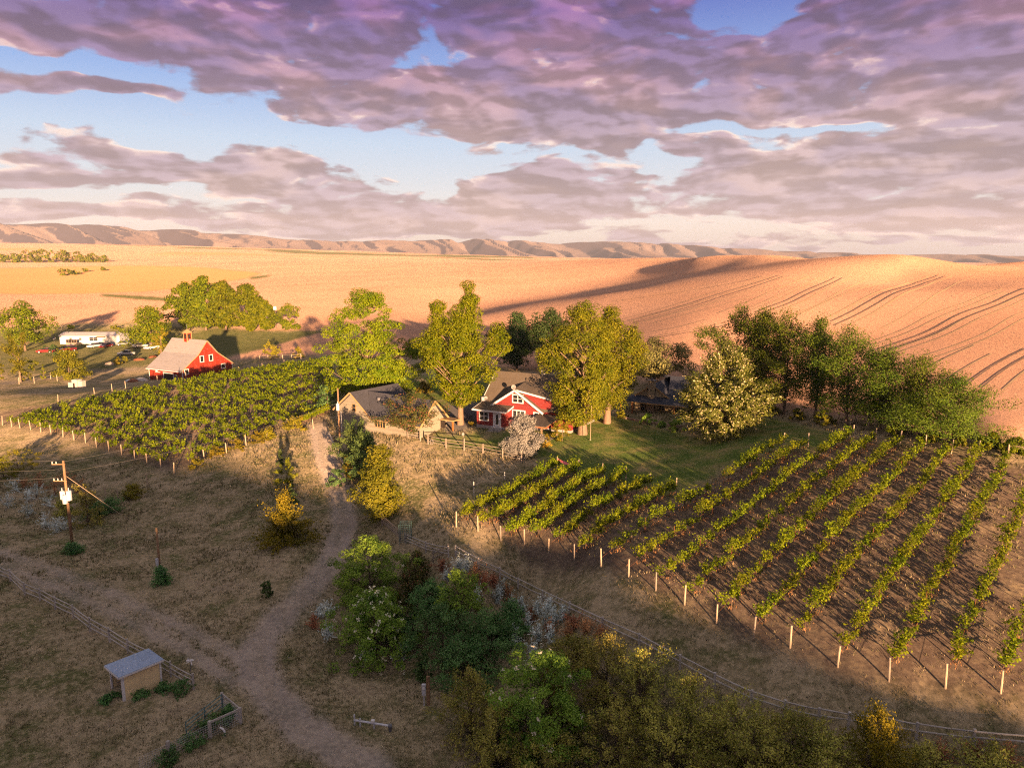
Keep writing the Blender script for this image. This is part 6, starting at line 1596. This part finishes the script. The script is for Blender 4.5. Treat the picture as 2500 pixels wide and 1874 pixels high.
RU = dict(leaf='rust', prof='vase', trunk=.05, irr=.5, inner=.1, ls=.18, bark=BARK_DARK, limb=.3, stretch=.9, asp=.35, nb=30, leaves=700, br=.3)
rust_px = ((1160, 1420, 1385, 50), (1180, 1440, 1398, 56), (1140, 1452, 1412, 50), (1205, 1432, 1402, 40), (1240, 1470, 1436, 40), (1400, 1535, 1498, 56), (1430, 1548, 1508, 60), (1385, 1556, 1518, 56), (1462, 1560, 1522, 50), (1295, 1520, 1488, 36), (1080, 1395, 1368, 44), (1340, 1555, 1516, 44), (765, 1535, 1508, 40), (2290, 1850, 1815, 60), (2380, 1858, 1822, 70), (2460, 1866, 1830, 70), (100, 1190, 1158, 60), (135, 1210, 1176, 60), (165, 1180, 1152, 60), (190, 1200, 1170, 60), (60, 1190, 1164, 50), (210, 1225, 1195, 50))
cnt_ = {}
for i, (u, v, vt, wp) in enumerate(sorted(rust_px)):
    w_ = 'left' if u < 500 else 'right' if u > 2000 else 'mid'
    cnt_[w_] = cnt_.get(w_, -1) + 1; od = ORD[cnt_[w_]]
    tree_px('dock_weed', {'left': f'{od} rust-brown dock clump from the left behind the tall utility pole', 'right': f'{od} rust-brown weed clump from the left behind the fence near the bottom corner', 'mid': f'{od} rust-brown dock clump from the left by the weathered fence'}[w_], 'weeds', u, v, vt, wp, group={'left': 'dock weeds on the left slope', 'right': 'weeds in the bottom right corner', 'mid': 'dock weeds by the fence'}[w_], **RU)
shrubs(((45, 1150, 1100, 110, 'bright green bush at the left edge of the slope', {'leaf': 'gold'}), (10, 1170, 1115, 70, 'green bush cut by the left edge above the sagebrush', {'leaf': 'olive'}), (215, 1280, 1180, 70, 'tall dull brush beside the left utility pole', {'leaf': 'thicket'}), (240, 1262, 1225, 60, 'dark green bush right of the left utility pole', {'leaf': 'nettle'}), (270, 1250, 1215, 50, 'dark bush at the two lone posts', {'leaf': 'nettle'}), (165, 1260, 1200, 60, 'brown-green brush behind the left utility pole', {'leaf': 'thicket'}),
        (325, 1215, 1183, 50, 'tawny bush below the corner of the left vineyard', {'leaf': 'gold'}), (395, 1425, 1385, 46, 'green weeds at the foot of the short bare pole', {'leaf': 'nettle'}), (178, 1350, 1326, 40, 'green weeds round the foot of the left utility pole', {'leaf': 'nettle'})), 'brush', 'bush', **{**NT_, 'ls': .17, 'leaves': 3500, 'nb': 60})
gw = dict(leaf='gold', prof='dome', trunk=.03, irr=.5, ls=.26, limb=.2, stretch=.4, bark=BARK_DARK)
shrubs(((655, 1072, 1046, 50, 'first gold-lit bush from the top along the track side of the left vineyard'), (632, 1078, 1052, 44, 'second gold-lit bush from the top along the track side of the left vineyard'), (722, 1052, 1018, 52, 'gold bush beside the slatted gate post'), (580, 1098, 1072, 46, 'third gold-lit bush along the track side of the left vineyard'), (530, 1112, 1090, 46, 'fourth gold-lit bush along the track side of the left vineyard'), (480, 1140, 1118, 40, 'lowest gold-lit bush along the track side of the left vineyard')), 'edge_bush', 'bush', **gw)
shrubs(((345, 1699, 1686, 44, 'dark weeds along the yellow shelter wall'), (398, 1684, 1668, 46, 'dark weeds at the corner of the yellow shelter'), (440, 1690, 1664, 60, 'dark weeds between shelter and fence end'), (262, 1712, 1698, 46, 'dark weeds at the open side of the shelter'), (520, 1780, 1745, 70, 'green weeds inside the wire pen near the gate'), (470, 1820, 1792, 70, 'green weeds inside the wire pen in its middle'), (420, 1860, 1830, 70, 'green weeds inside the wire pen at the bottom'), (560, 1752, 1722, 44, 'green weeds at the far corner of the wire pen')), 'weed_clump', 'weeds', **{**NT_, 'leaves': 900, 'ls': .15, 'nb': 30, 'br': .25})

# ------------------------------------------------------------------ dry grass: tufts over the yard and banks
def grass():
    rng = np.random.default_rng(21)
    n = 70000
    a = np.radians(rng.uniform(-38, 38, n)); r = 36 * (125 / 36.0) ** rng.uniform(0, 1, n)
    x, y = r * np.sin(a), r * np.cos(a)
    W = np.array(region_weights(x, y))
    clump = fbm(x * .25, y * .25, 4, 88)
    keep = (W[0] < .3) & (W[2] < .45) & (W[3] < .3) & (W[6] < .3) & (clump + rng.uniform(-.22, .22, n) > .44) & ((W[1] < .3) | (rng.uniform(0, 1, n) < .35))
    x, y, r, cl = x[keep], y[keep], r[keep], clump[keep]; n = len(x); z = hgt(x, y)
    k = 4; idx = np.repeat(np.arange(n), k); m = len(idx)
    hh = rng.uniform(.06, .24, m) * (.5 + 1.0 * cl[idx]) * np.clip(r[idx] / 60, .8, 1.6)
    th = rng.uniform(0, 2 * np.pi, m); ln = rng.uniform(.1, .7, m)
    b = np.c_[x[idx] + rng.normal(size=m) * .13, y[idx] + rng.normal(size=m) * .13, z[idx] - .02]
    tip = b + np.c_[np.cos(th) * ln * hh, np.sin(th) * ln * hh, hh]
    w = (.022 * np.clip(r[idx] / 45, 1, 3))[:, None] * np.c_[-np.sin(th), np.cos(th), 0 * th]
    mid = b * .45 + tip * .55
    V = np.stack([b - w, b + w, mid + w * .8 + np.array([0, 0, .02]), tip], 1).reshape(-1, 3)
    link('dry_grass', mesh_np('dry_grass', V, np.arange(4 * m).reshape(m, 4), [LEAF['drygrass']]), kind='stuff', label='dry tan grass tufts over the yard and banks', cat='grass')
grass()
